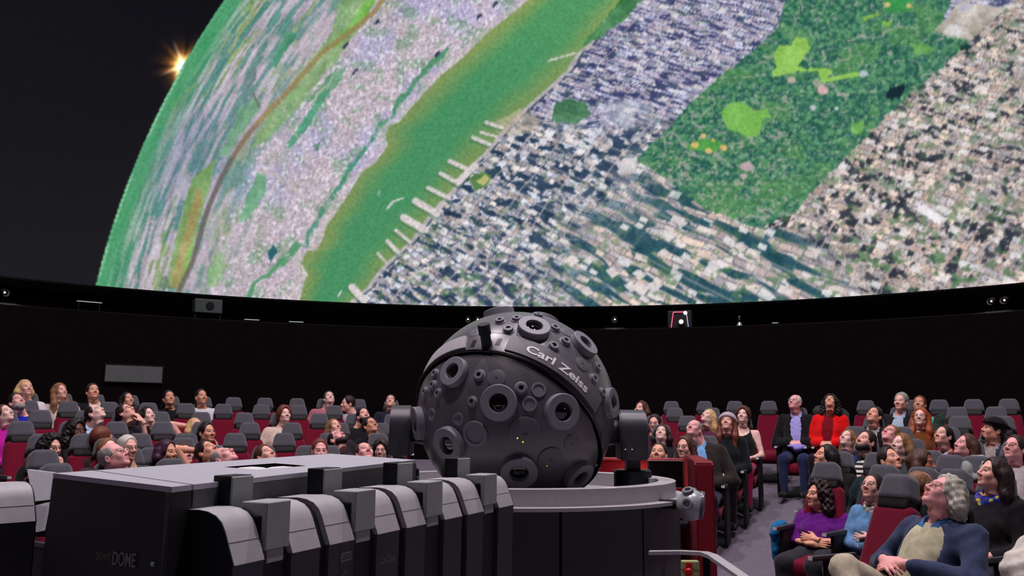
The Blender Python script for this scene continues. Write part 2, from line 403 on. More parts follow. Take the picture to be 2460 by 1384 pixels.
    # ---- piers, jetty, boats
    for a, b, wd_ in [((1167, 294), (1207, 307), 4), ((1154, 317), (1194, 329), 3), ((1136, 330), (1176, 347), 4.5), ((1080, 387), (1124, 407), 5), ((1059, 417), (1101, 440), 5), ((1028, 451), (1079, 476), 5), ((998, 483), (1051, 514), 8), ((970, 523), (1020, 552), 9), ((950, 553), (986, 582), 3.5), ((931, 580), (955, 605), 5), ((908, 609), (929, 632), 3), ((1318, 146), (1381, 128), 2.2), ((846, 690), (875, 722), 9), ((1100, 438), (1140, 398), 8), ((820, 700), (812, 712), 2), ((912, 456), (909, 470), 1), ((930, 501), (945, 484), 2.5), ((945, 484), (968, 476), 2), ((725, 640), (736, 662), 3), ((678, 700), (700, 718), 3)]:
        d = dseg(X, Y, [a, b]); kk = sst(wd_ + 1, wd_ - 1, d)[..., None]
        dsh = sst(wd_ + 1, wd_ - 1, dseg(X, Y, [(a[0] - 3, a[1] + 6), (b[0] - 3, b[1] + 6)]))[..., None] * (0.5 if wd_ > 3 else 0)
        out[:] = out * (1 - dsh) + C(58, 104, 74) * dsh
        out[:] = out * (1 - kk) + (C(206, 196, 198) + ((fs - 0.5) * 0.25)[..., None]) * kk
    # ---- the park
    PK = [(1528, 385), (1600, 312), (1660, 246), (1740, 176), (1810, 122), (1868, 66), (1880, 20), (1905, -40), (1990, -140), (2500, -330), (2440, -120), (2300, -30), (2262, 60), (2330, 96), (2312, 118), (2250, 172), (2180, 232), (2080, 330), (2018, 392), (1962, 448), (1930, 486), (1905, 515), (1870, 525), (1826, 548), (1790, 540), (1745, 520), (1690, 500), (1640, 462), (1585, 420)]
    jx = (fbm(X / 8, Y / 8, 3, 2) - 0.5) * 14; jy = (fbm(X / 8, Y / 8, 5, 2) - 0.5) * 14
    pk = inpoly(X + jx * 0.6, Y + jy * 0.6, PK)
    tr = fbm(X / 9.0, Y / 6.5, 7, 3); tr2 = fbm(X / 60., Y / 45., 8, 2); tr3 = vn(X / 4.0, Y / 3.2, 9)
    k = sst(0.36, 0.66, tr)[..., None]
    pc = C(40, 92, 80) * (1 - k) + C(82, 136, 98) * k
    k = (sst(0.5, 0.72, tr2) * 0.5)[..., None]; pc = pc * (1 - k) + C(94, 146, 84) * k
    pc = pc + ((tr3 - 0.5) * 0.16)[..., None]
    out[pk] = pc[pk]
    pth = np.abs(fbm(X / 70., Y / 42., 10, 2) - 0.5)
    kk = (sst(0.016, 0.006, pth) * pk * (vn(X / 22., Y / 22., 6) > 0.42) * 0.75)[..., None]
    out[:] = out * (1 - kk) + C(178, 166, 158) * kk
    lsp = pk & (fbm(X / 8., Y / 3.6, 13, 2) > 0.745)
    out[lsp] = out[lsp] * 0.45 + C(196, 180, 178) * 0.55
    rocks = pk & (fbm(X / 13., Y / 8., 11, 2) > 0.70) & (Y > 230) & (X < 1900)
    out[rocks] = out[rocks] * 0.35 + C(176, 162, 160) * 0.65
    poly(q5([(610, 400), (640, 340), (740, 340), (770, 280), (840, 270), (880, 350), (830, 440), (790, 490), (860, 510), (1000, 500), (1060, 520), (1010, 570), (1230, 530), (1250, 560), (1040, 600), (960, 610), (930, 520), (690, 545), (610, 570), (600, 530), (630, 490)]), C(142, 190, 88), 0.95, 0.05, 3)
    poly(q5([(215, 830), (290, 760), (400, 760), (460, 820), (560, 800), (600, 860), (520, 890), (510, 980), (480, 1020), (400, 1000), (260, 940)]), C(118, 178, 82), 0.95, 0.05, 3)
    poly(q5([(-40, 1080), (60, 1030), (180, 1030), (260, 1080), (180, 1120), (20, 1110)]), C(76, 152, 66), 0.9, 0.05, 3)
    poly(q5([(1430, -30), (1640, -30), (1630, 80), (1430, 90)]), C(52, 140, 70), 0.9, 0.05, 3)
    poly(q5([(1260, 130), (1420, 80), (1400, 110), (1270, 160)]), C(130, 178, 74), 0.8); poly(q5([(1410, 160), (1490, 150), (1480, 190), (1430, 190)]), C(140, 190, 80), 0.9)
    poly(q5([(1620, 320), (1700, 310), (1800, 370), (1760, 410), (1650, 400)]), C(112, 166, 78), 0.7); poly(q5([(1200, 900), (1290, 890), (1260, 1000), (1180, 980)]), C(110, 168, 74), 0.75)
    for x, y, r, c in [(1450, 35, 24, C(222, 182, 128)), (1610, 45, 22, C(222, 182, 128)), (90, 1005, 24, C(226, 184, 120)), (28, 1070, 30, C(228, 180, 110)), (130, 1115, 26, C(226, 184, 120)), (240, 1090, 28, C(228, 176, 110)), (165, 1035, 15, C(222, 180, 120)), (972, 665, 42, C(216, 170, 176)), (740, 592, 30, C(196, 172, 160)), (1278, 545, 32, C(184, 196, 206)), (1075, 802, 16, C(226, 224, 232)), (900, 795, 26, C(188, 190, 200)), (410, 1230, 48, C(186, 160, 168)), (390, 1300, 28, C(190, 166, 172))]:
        xx, yy = 1660 + x / 3.075, y / 3.075
        kk = sst(1.15, 0.85, np.hypot((X - xx + jx * .2) / (r / 3.075), (Y - yy + jy * .2) / (r / 3.075 * 0.75)))[..., None] * 0.9
        out[:] = out * (1 - kk) + c * kk
    poly(q5([(1435, 690), (1480, 640), (1570, 620), (1590, 645), (1540, 720), (1450, 735)]), C(14, 38, 48), 1.0, 0, 3)
    poly(q5([(1985, 350), (2050, 320), (2085, 340), (2040, 375), (1990, 372)]), C(22, 52, 48), 0.95, 0, 2)
    poly(q5([(1800, 220), (2000, 10), (2330, 60), (2060, 300), (1870, 262)]), C(188, 178, 168), 0.9, 0.18, 2)
    poly(q5([(1860, 240), (1930, 170), (2010, 200), (1985, 270)]), C(206, 202, 206), 0.9, 0.05, 1); poly(q5([(1980, 40), (2100, 20), (2060, 80), (1980, 80)]), C(160, 160, 186), 0.7, 0.05, 1)
    # square at the park's corner, big roof to the east, white roofs
    poly([(1480, 390), (1530, 375), (1528, 415), (1490, 420)], C(196, 190, 194), 0.9, 0.1, 3)
    poly([(2196, 500), (2218, 490), (2268, 525), (2256, 542)], C(226, 222, 226), 1.0, 0.03, 1); poly([(2245, 495), (2262, 492), (2285, 508), (2272, 520)], C(216, 212, 216), 0.95, 0.03, 1)
    poly([(1700, 690 - 60), (1732, 622), (1750, 640), (1718, 650)], C(224, 214, 220), 0.8, 0.05, 2)
    for x, y in [(1375, 625), (1470, 655), (1535, 660), (1575, 685), (1408, 700), (1515, 690), (1595, 610), (1635, 535), (1780, 593), (1290, 615)]:
        poly([(x - 16, y - 4), (x + 2, y - 14), (x + 18, y + 2), (x, y + 13)], C(212, 200, 200), 0.92, 0.1, 1.5)
    # ---- the sun flaring on the limb and the black of space
    sp = q < 0
    skyc = C(11, 11, 17) + ((fs - 0.5) * 0.012)[..., None] + (sst(250, 690, Y) * 0.018)[..., None]
    out[sp] = skyc[sp]
    dx, dy = X - 440, Y - 158; rr = np.hypot(dx, dy); a = np.arctan2(dy, dx)
    rays = 1 + 0.5 * np.cos(a * 11) + 0.35 * np.cos(a * 17 + 1)
    gl = np.exp(-(rr / (23 + 8 * rays)) ** 1.6)
    gl1 = np.exp(-(rr / 16.0) ** 2)
    for an, ln in [(-1.95, 70), (2.75, 66), (2.2, 40)]:
        al = dx * math.cos(an) + dy * math.sin(an); pe = np.abs(-dx * math.sin(an) + dy * math.cos(an))
        gl1 = gl1 + np.exp(-(pe / 3.4) ** 2) * np.clip(1 - al / ln, 0, 1) * (al > 0) * 0.8
    ad = np.clip(gl, 0, 1)[..., None] * C(255, 120, 20) * 1.05 + np.clip(gl * gl * 1.3, 0, 1)[..., None] * C(60, 120, 60) + np.clip(gl1, 0, 1)[..., None] * C(255, 240, 225)
    out[sp] = np.clip(out[sp] + ad[sp], 0, 1.0)
    return np.clip(out, 0.004, 1.0)

def picture_xy(P):
    """direction -> picture coordinates; perspective in the middle, continued smoothly outwards"""
    d = P - CAM
    x = d @ RT; y = d @ UP; z = d @ FWD
    th = np.arctan2(np.hypot(x, y), z); ph = np.arctan2(y, x)
    t0 = R_(42)
    r = np.where(th < t0, np.tan(np.minimum(th, t0)), math.tan(t0) + (th - t0) / math.cos(t0) ** 2)
    return PW / 2 + F * r * np.cos(ph), PH / 2 - F * r * np.sin(ph)

def build_dome():
    az = np.concatenate([np.linspace(-180, -110, 30)[:-1], np.linspace(-110, -49, 130)[:-1], np.linspace(-49, 49, 970), np.linspace(49, 125, 200)[1:], np.linspace(125, 180, 24)[1:]])
    el = np.concatenate([np.linspace(0, 41, 318), np.linspace(41, 70, 70)[1:], np.linspace(70, 89.6, 16)[1:]])
    A, Ee = np.meshgrid(np.radians(az), np.radians(el))
    V = np.stack([DOME_R * np.cos(Ee) * np.sin(A), DOME_R * np.cos(Ee) * np.cos(A), RIM_Z + DOME_R * np.sin(Ee)], -1)
    X, Y = picture_xy(V.reshape(-1, 3))
    ax = np.array([0.40682695, 0.90402415, -0.13127132]); DC = np.array([0, 0, RIM_Z])
    lim = lambda P: R_(62.62) - np.arccos(np.clip(((P - DC) / DOME_R) @ ax, -1, 1))
    def dpt(px, py):
        d = ray(px, py); oc = CAM - DC; b = oc @ d; return CAM + d * (-b + math.sqrt(b * b - oc @ oc + DOME_R ** 2))
    kq = 100.0 / (lim(dpt(357 + 92, 330 + 39)) - lim(dpt(357, 330)))
    colr = paint(X.reshape(A.shape), Y.reshape(A.shape), (lim(V.reshape(-1, 3)) * kq).reshape(A.shape))
    for _ in range(1):            # a projected picture is a little soft
        pad_ = np.pad(colr, ((1, 1), (1, 1), (0, 0)), mode='edge')
        colr = 0.52 * colr + 0.09 * (pad_[:-2, 1:-1] + pad_[2:, 1:-1] + pad_[1:-1, :-2] + pad_[1:-1, 2:]) + 0.03 * (pad_[:-2, :-2] + pad_[2:, 2:] + pad_[2:, :-2] + pad_[:-2, 2:])
    linc = np.where(colr <= 0.04045, colr / 12.92, ((colr + 0.055) / 1.055) ** 2.4)
    nr, nc = A.shape
    idx = np.arange(nr * nc).reshape(nr, nc)
    Fq = np.stack([idx[:-1, :-1], idx[1:, :-1], idx[1:, 1:], idx[:-1, 1:]], -1).reshape(-1, 4)
    at = np.concatenate([linc.reshape(-1, 3), np.ones((nr * nc, 1))], 1)
    me = np_mesh('dome_screen', V.reshape(-1, 3), Fq, True, at)
    m = bpy.data.materials.new('dome_picture'); m.use_nodes = True
    nt = m.node_tree; N = nt.nodes; L = nt.links
    p = N['Principled BSDF']; p.inputs['Base Color'].default_value = (0.012, 0.012, 0.013, 1); p.inputs['Roughness'].default_value = 0.9
    p.inputs['Specular IOR Level'].default_value = 0.1
    a = N.new('ShaderNodeAttribute'); a.attribute_name = 'mask'
    tc = N.new('ShaderNodeTexCoord'); no = N.new('ShaderNodeTexNoise'); no.inputs['Scale'].default_value = 18; no.inputs['Detail'].default_value = 4
    L.new(tc.outputs['Object'], no.inputs['Vector'])
    mr = N.new('ShaderNodeMapRange'); mr.inputs['To Min'].default_value = 0.86; mr.inputs['To Max'].default_value = 1.14
    mr.inputs['From Min'].default_value = 0.3; mr.inputs['From Max'].default_value = 0.7
    L.new(no.outputs['Fac'], mr.inputs['Value'])
    vm = N.new('ShaderNodeVectorMath'); vm.operation = 'SCALE'; L.new(a.outputs['Color'], vm.inputs[0]); L.new(mr.outputs['Result'], vm.inputs['Scale'])
    L.new(vm.outputs['Vector'], p.inputs['Emission Color']); p.inputs['Emission Strength'].default_value = DOME_GAIN
    m.cycles.emission_sampling = 'NONE'
    o = link('ceiling', me, m)
    tag(o, 'domed projection screen showing a satellite view of a river city', None, None, 'structure')
build_dome()
# ---------------------------------------------------------------- the room
M_carpet = mat('carpet', rgb(118, 110, 124), 0.95, var=0.30, scale=90, bump=0.5, bscale=400, spec=0.05)
M_wall = mat('black_wall_fabric', rgb(16, 11, 13), 0.95, var=0.15, scale=8, spec=0.05)
M_black = mat('matt_black', rgb(22, 22, 26), 0.75, var=0.1, scale=20, spec=0.2)
M_rim = mat('rim_black', rgb(16, 15, 18), 0.8, spec=0.1)
def polar(name, prof, n, m, kind='structure', parent=None, smooth=True):
    """surface of revolution about the dome's axis; prof = [(r,z)]"""
    V = []; Fq = []
    for r, z in prof:
        for i in range(n):
            a = 2 * math.pi * i / n; V.append((r * math.sin(a), r * math.cos(a), z))
    for k in range(len(prof) - 1):
        for i in range(n):
            j = (i + 1) % n; Fq.append((k * n + i, k * n + j, (k + 1) * n + j, (k + 1) * n + i))
    o = link(name, np_mesh(name, np.array(V), np.array(Fq), smooth), m, parent)
    if kind: o['kind'] = kind
    return o
fl = polar('floor', [(0.01, 0), (1.0, 0), (2.0, 0), (3.4, 0), (5, floor_z(5)), (7, floor_z(7)), (WALL_R + .3, floor_z(WALL_R + .3))], 128, M_carpet)
tag(fl, 'grey carpeted floor rising gently towards the wall')
wl = polar('wall_back', [(WALL_R, 0.5), (WALL_R, 2.98), (WALL_R + 0.04, 3.0), (10.5, 3.0), (10.5, 3.75), (DOME_R + 0.12, 3.75)], 160, M_wall, smooth=False)
tag(wl, 'black round wall with an equipment ledge behind the last row')
tr = polar('trim_1', [(DOME_R - 0.01, RIM_Z - 0.02), (DOME_R - 0.01, RIM_Z + 0.005), (DOME_R + 0.06, RIM_Z + 0.005), (DOME_R + 0.06, RIM_Z - 0.12), (DOME_R - 0.01, RIM_Z - 0.02)], 160, M_rim, smooth=False)
tag(tr, 'black rim under the edge of the dome')

# ---- things on the ledge under the dome
M_greybox = mat('grey_metal_case', rgb(92, 100, 102), 0.5, 0.1)
M_darkbox = mat('dark_case', rgb(40, 40, 44), 0.5)
LEDGE = 3.0
def on_ledge(px, r=9.95):
    d = ray(px, 760); dh = np.array([d[0], d[1]]) / np.hypot(d[0], d[1])
    e = CAM[:2]; b = e @ dh; t = -b + math.sqrt(b * b - e @ e + r * r)
    p = e + dh * t
    return (p[0], p[1], LEDGE), math.atan2(-p[0], p[1])      # rz: local -y looks to the middle
def cove_spot(px=None, az=None, pair=True, label='', watts=0.0):
    if px is not None: loc, rz = on_ledge(px)
    else: loc = (9.95 * math.sin(az), 9.95 * math.cos(az), LEDGE); rz = -az
    t = empty('cove_spotlight', loc, rz)
    bm = bmesh.new(); box(bm, (0, 0.05, 0.02), (0.34, 0.18, 0.04), bevel=0.006); bm_obj('base_plate', bm, M_darkbox, t)
    for k in ((-0.085, 0.085) if pair else (0.0,)):
        M = Matrix.Translation((k, 0, 0.19)) @ Matrix.Rotation(R_(105), 4, 'X')
        bm = bmesh.new(); lathe(bm, [(0, -0.10), (0.035, -0.10), (0.048, -0.02), (0.05, 0.07), (0.044, 0.07), (0.04, 0.0), (0, 0.0)], 20, M)
        h = bm_obj('lamp_head', bm, M_darkbox, t, True)
        bm = bmesh.new(); lathe(bm, [(0, 0.014), (0.009, 0.011), (0.012, 0.004), (0, 0.004)], 16, M); bm_obj('bulb', bm, emis('warm_bulb', (1.0, 0.8, 0.58), 9.0), h, True)
        bm = bmesh.new(); tube(bm, [(k, 0.05, 0.03), (k, 0.05, 0.12), (k, 0.01, 0.19)], 0.01, 6); bm_obj('bracket', bm, M_darkbox, t)
        if watts > 0:
            ld = bpy.data.lights.new('cove_spot_light', 'SPOT'); ld.energy = watts / (2 if pair else 1); ld.color = (1.0, 0.84, 0.86)
            ld.spot_size = R_(95); ld.spot_blend = 0.9; ld.shadow_soft_size = 0.10
            lo = bpy.data.objects.new('cove_spot_light', ld); col.objects.link(lo); lo.parent = t
            lo.location = (k, -0.16, 0.20); lo.rotation_euler = (R_(74), 0, math.pi)
    tag(t, label, 'spotlight', 'cove spotlights under the dome rim')
    return t
for px, pair, lab in [(6, False, 'small spotlight on the ledge above the end of the back row'), (1136, True, 'pair of small spotlights on the ledge left of the star projector top'), (1477, False, 'single small spotlight on the ledge between star projector and lit projector'), (2400, True, 'pair of small spotlights on the ledge above the seats at the right')]:
    cove_spot(px, None, pair, lab, COVE_W)
for i, a in enumerate((78, 118, 242, 282)):  # extra spots out of view, added to brighten the faces
    cove_spot(None, R_(a), True, 'added pair of small spotlights on the unseen part of the ledge', COVE_W)
# lit video projector in the ledge
loc, rz = on_ledge(1632)
vp = empty('video_projector', loc, rz)
bm = bmesh.new(); box(bm, (0, 0.16, 0.17), (0.40, 0.28, 0.30), bevel=0.015); bm_obj('case', bm, M_darkbox, vp)
bm = bmesh.new()
for a, b in (((-0.14, 0.03), (-0.10, 0.29)), ((-0.10, 0.29), (0.09, 0.29))): tube(bm, [(a[0], -0.0, a[1]), (b[0], -0.0, b[1])], 0.008, 6)
bm_obj('edge_strip', bm, emis('pink_edge', (0.9, 0.12, 0.25), 0.9), vp)
bm = bmesh.new(); tube(bm, [(0.12, -0.0, 0.26), (0.145, -0.0, 0.04)], 0.006, 6); bm_obj('edge_strip', bm, emis('pale_edge', (0.6, 0.55, 0.9), 0.7), vp)
bm = bmesh.new(); lathe(bm, [(0, 0.05), (0.055, 0.05), (0.06, -0.04), (0.06, -0.06), (0.05, -0.06), (0.045, 0.02), (0, 0.02)], 20, Matrix.Translation((0.03, 0, 0.12)) @ Matrix.Rotation(R_(90), 4, 'X')); ln = bm_obj('lens_barrel', bm, M_darkbox, vp, True)
bm = bmesh.new(); lathe(bm, [(0, 0.04), (0.022, 0.032), (0.034, 0.01), (0, 0.01)], 20, Matrix.Translation((0.035, -0.055, 0.12)) @ Matrix.Rotation(R_(90), 4, 'X')); bm_obj('lens_glass', bm, emis('projector_beam', (1.0, 0.78, 0.55), 8.0), ln, True)
bm = bmesh.new(); lathe(bm, [(0, 0.02), (0.022, 0.015), (0.03, 0.0), (0, 0.0)], 16, Matrix.Translation((0.10, -0.0, 0.275)) @ Matrix.Rotation(R_(90), 4, 'X')); bm_obj('status_lamp', bm, emis('white_lamp', (1, 1, 0.92), 4.0), vp, True)
tag(vp, 'lit video projector with pink edge strip on the ledge', 'projector')
# grey speaker case, strip lights, small fittings
loc, rz = on_ledge(500, 9.9)
t = empty('equipment_case', loc, rz)
bm = bmesh.new(); box(bm, (0, 0.12, 0.23), (0.42, 0.26, 0.22), bevel=0.012); bm_obj('case', bm, mat('dim_grey_case', rgb(70, 78, 78), 0.5), t)
bm = bmesh.new(); lathe(bm, [(0, 0.012), (0.06, 0.012), (0.065, 0), (0, 0)], 20, Matrix.Translation((0.02, -0.012, 0.23)) @ Matrix.Rotation(R_(90), 4, 'X')); bm_obj('vent', bm, M_black, t)
for k in (-0.19, 0.19):
    bm = bmesh.new(); box(bm, (k, 0.12, 0.06), (0.02, 0.2, 0.12)); bm_obj('stand', bm, M_black, t)
tag(t, 'dim grey equipment case with round vent on the ledge', 'case')
for px, ln_, zz, lab in [(212, 0.36, 0.13, 'long slim strip light on the ledge below the black sky'), (605, 0.24, 0.012, 'short strip light on the ledge right of the grey case'), (712, 0.24, 0.012, 'short strip light on the ledge nearer the star projector'), (1862, 0.10, 0.012, 'tiny strip light on the ledge behind the empty right back row')]:
    loc, rz = on_ledge(px, 9.68 + zz)
    t = empty('strip_light', loc, rz)
    bm = bmesh.new(); box(bm, (0, 0, 0.012 + zz), (ln_, 0.03, 0.02), bevel=0.004); bm_obj('housing', bm, M_greybox, t)
    bm = bmesh.new(); box(bm, (0, -0.017, 0.014 + zz), (ln_ * 0.94, 0.006, 0.010)); bm_obj('tube', bm, emis('dim_strip', (0.55, 0.65, 0.55), 0.30), t)
    if zz > 0.05:
        for k in (-.4, .4):
            bm = bmesh.new(); box(bm, (k * ln_, 0, zz / 2), (0.012, 0.012, zz)); bm_obj('stand', bm, M_black, t)
    tag(t, lab, 'light')
loc, rz = on_ledge(1776, 9.9)
t = empty('chrome_bracket', loc, rz)
bm = bmesh.new(); lathe(bm, [(0, 0.20), (0.015, 0.19), (0.02, 0.13), (0.012, 0.11), (0, 0.11)], 12); bm_obj('cap', bm, mat('chrome', (0.9, 0.9, 0.9), 0.15, 1.0), t, True)
bm = bmesh.new(); lathe(bm, [(0, 0.09), (0.02, 0.085), (0.05, 0.04), (0.05, 0.0), (0, 0)], 12); bm_obj('foot', bm, mat('steel', (0.5, 0.5, 0.5), 0.3, 0.9), t, True)
tag(t, 'small chrome bracket standing on the ledge right of the lit projector', 'bracket')
# dim plaque on the wall
d = ray(322, 898); dh = d[:2] / np.hypot(d[0], d[1]); b = CAM[:2] @ dh; tt = -b + math.sqrt(b * b - CAM[:2] @ CAM[:2] + (WALL_R - 0.03) ** 2)
p = CAM[:2] + dh * tt; hz = CAM[2] + d[2] / np.hypot(d[0], d[1]) * tt
t = empty('dim_plaque', (p[0], p[1], hz), math.atan2(-p[0], p[1]))
bm = bmesh.new(); box(bm, (0, 0, 0), (0.80, 0.03, 0.25), bevel=0.005); bm_obj('panel', bm, mat('plaque_grey', rgb(92, 94, 96), 0.6), t)
bm = bmesh.new()
for sx, sz, ww, hh in ((0, 0.128, 0.82, 0.012), (0, -0.128, 0.82, 0.012), (0.405, 0, 0.012, 0.25), (-0.405, 0, 0.012, 0.25)): box(bm, (sx, -0.004, sz), (ww, 0.034, hh))
bm_obj('frame', bm, M_black, t)
tag(t, 'plain dim grey panel hung on the black wall', 'panel')

# unseen downlights, added to light tops and upturned faces from above
for i, a in enumerate((25, 115, 205, 295)):
    el_ = R_(70); az_ = R_(a)
    n_ = Vector((-math.cos(el_) * math.sin(az_), -math.cos(el_) * math.cos(az_), -math.sin(el_)))
    p_ = Vector((0, 0, RIM_Z)) - n_ * (DOME_R - 0.03)
    t = empty('added_downlight', p_)
    M = frame((0, 0, 0), (0, 0, -1))
    bm = bmesh.new(); lathe(bm, [(0.34, -0.06), (0.34, 0.03), (0.30, 0.05), (0.29, 0.0), (0.29, -0.06)], 32, M); bm_obj('bezel', bm, M_darkbox, t, True)
    bm = bmesh.new(); lathe(bm, [(0, -0.02), (0.29, -0.02), (0.29, -0.05), (0, -0.05)], 32, M); bm_obj('diffuser', bm, emis('added_downlight_glass', (1, 0.9, 0.92), 1.5), t, True)
    ld = bpy.data.lights.new('added_downlight_lamp', 'SPOT'); ld.energy = ZENITH_W; ld.color = (1.0, 0.88, 0.93)
    ld.spot_size = R_(120); ld.spot_blend = 0.6; ld.shadow_soft_size = 0.28
    lo = bpy.data.objects.new('added_downlight_lamp', ld); col.objects.link(lo); lo.parent = t; lo.location = (0, 0, -0.36)
    tag(t, 'added round downlight near the top of the dome, out of view', 'downlight', 'added downlights at the top of the dome')
# ---------------------------------------------------------------- the star projector in the middle
BC = at_y(1240, 985, 5.6); BR = 0.603
M_ball = mat('ball_black_paint', rgb(92, 90, 97), 0.34, 0.0, var=0.08, scale=14, spec=0.7)
M_ballhi = mat('ball_panel_paint', rgb(104, 101, 110), 0.45, var=0.06, spec=0.4)
M_lens = mat('lens_ring_black', rgb(128, 128, 138), 0.5, var=0.08, spec=0.35)
M_barrel = mat('lens_barrel_black', rgb(30, 30, 36), 0.45, spec=0.4)
M_glass = mat('lens_glass', rgb(14, 12, 16), 0.04, var=0.02, spec=0.9, coat=0.6)
M_groove = mat('groove_gloss_black', rgb(16, 16, 20), 0.22, spec=0.6)
M_white = mat('white_paint', rgb(222, 222, 224), 0.5, var=0.03)
M_grey = mat('grey_enamel', rgb(176, 172, 178), 0.38, var=0.05, spec=0.35)
M_silver = mat('silver_disc', rgb(206, 202, 206), 0.35, var=0.05, metal=0.3)
sp = empty('star_projector', (BC[0], BC[1], 0.0))
OFF = Vector((BC[0], BC[1], 0.0))
BCL = Vector((0, 0, BC[2]))                   # ball centre in the projector's own frame
def on_ball(px, py, extra=0.0):
    d = ray(px, py); oc = CAM - BC; b = oc @ d; c = oc @ oc - (BR + extra) ** 2
    disc = b * b - c
    t = -b - math.sqrt(disc) if disc > 0 else -b
    n = CAM + d * t - BC
    return Vector(n).normalized()
gp = [(1035, 886), (1093, 853), (1165, 850), (1235, 859), (1304, 893), (1356, 931), (1408, 984), (1432, 1018)]
sp2 = [(1162, 801), (1210, 801), (1287, 820), (1339, 848), (1391, 893), (1425, 935)]
G = np.array([on_ball(*p) for p in gp]); S2 = np.array([on_ball(*p) for p in sp2])
A = np.concatenate([np.hstack([G, -np.ones((len(G), 1)), np.zeros((len(G), 1))]), np.hstack([S2, np.zeros((len(S2), 1)), -np.ones((len(S2), 1))])])
_, _, vt = np.linalg.svd(A); v = vt[-1]; v = v / np.linalg.norm(v[:3]); v = v if v[2] > 0 else -v
AX = Vector(v[:3]); C1, C2 = float(v[3]), float(v[4])          # axis of the ball, heights of groove and seam
print('ball axis', AX, C1, C2)
LAT1, LAT2 = math.asin(C1), math.asin(C2)
XA = (Vector(ray(1240, 985)) * -1); XA = (XA - AX * XA.dot(AX)).normalized(); YA = AX.cross(XA)
def bdir(lat, lon):
    return AX * math.sin(lat) + (XA * math.cos(lon) + YA * math.sin(lon)) * math.cos(lat)
def latlon(n):
    return math.asin(n.dot(AX)), math.atan2(n.dot(YA), n.dot(XA))
Mball = frame(BCL, AX, XA)
# sphere: two shells with the groove between
def shell(name, la0, la1, rad, n=96, k=40, m_=M_ball, parent=sp):
    bm = bmesh.new()
    lathe(bm, [(max(rad * math.cos(la0 + (la1 - la0) * i / k), 0.0), rad * math.sin(la0 + (la1 - la0) * i / k)) for i in range(k + 1)], n, Mball)
    return bm_obj(name, bm, m_, parent, True)
shell('lower_shell', -math.pi / 2, LAT1 - 0.035, BR)
shell('upper_shell', LAT2 + 0.006, math.pi / 2, BR)
shell('band', LAT1 + 0.035, LAT2 - 0.004, BR + 0.002)
shell('groove_ring', LAT1 - 0.05, LAT2 + 0.02, BR - 0.018, k=10, m_=M_groove)
bm = bmesh.new()
lathe(bm, [((BR + 0.012) * math.cos(LAT1) + 0.009 * math.cos(a), (BR + 0.003) * math.sin(LAT1) + 0.009 * math.sin(a)) for a in np.linspace(0, 2 * math.pi, 9)], 96, Mball)
bm_obj('rim_tube', bm, M_groove, sp, True)
def patch(name, la0, la1, lo0, lo1, r0, r1, m_, n=24, k=4, cut=0.0):
    """raised curved panel on the ball"""
    bm = bmesh.new(); g = []
    for i in range(k + 1):
        row = []
        for j in range(n + 1):
            la = la0 + (la1 - la0) * i / k; f = i / k
            lo = (lo0 + cut * f) + ((lo1 - cut * f) - (lo0 + cut * f)) * j / n
            dd = bdir(la, lo); row.append((bm.verts.new(BCL + dd * r1), bm.verts.new(BCL + dd * r0)))
        g.append(row)
    for i in range(k):
        for j in range(n):
            a, b, c, d = g[i][j], g[i][j + 1], g[i + 1][j + 1], g[i + 1][j]
            bm.faces.new((a[0], b[0], c[0], d[0]))
            if i == 0: bm.faces.new((a[1], b[1], b[0], a[0]))
            if i == k - 1: bm.faces.new((d[0], c[0], c[1], d[1]))
            if j == 0: bm.faces.new((a[0], d[0], d[1], a[1]))
            if j == n - 1: bm.faces.new((b[1], c[1], c[0], b[0]))
    return bm_obj(name, bm, m_, sp, True)
def ll(px, py): return latlon(on_ball(px, py))
_, loA = ll(1211, 845); _, loB = ll(1424, 994)
lw = LAT2 - LAT1
patch('nameplate', LAT1 + 0.055, LAT2 - 0.012, loA, loB, BR, BR + 0.012, M_ballhi, cut=0.0)
_, loC = ll(1046, 880); _, loD = ll(1122, 832)
patch('cover_panel', LAT1 + 0.055, LAT2 - 0.03, loC - 0.5, loD, BR, BR + 0.012, M_grey, cut=0.06)
for px, py in ((1198, 822), (1138, 826)):
    la, lo = ll(px, py); patch('window', la - 0.045, la + 0.045, lo - 0.022, lo + 0.022, BR + 0.001, BR + 0.0035, mat('dark_window', rgb(44, 44, 50), 0.3), 6, 6)
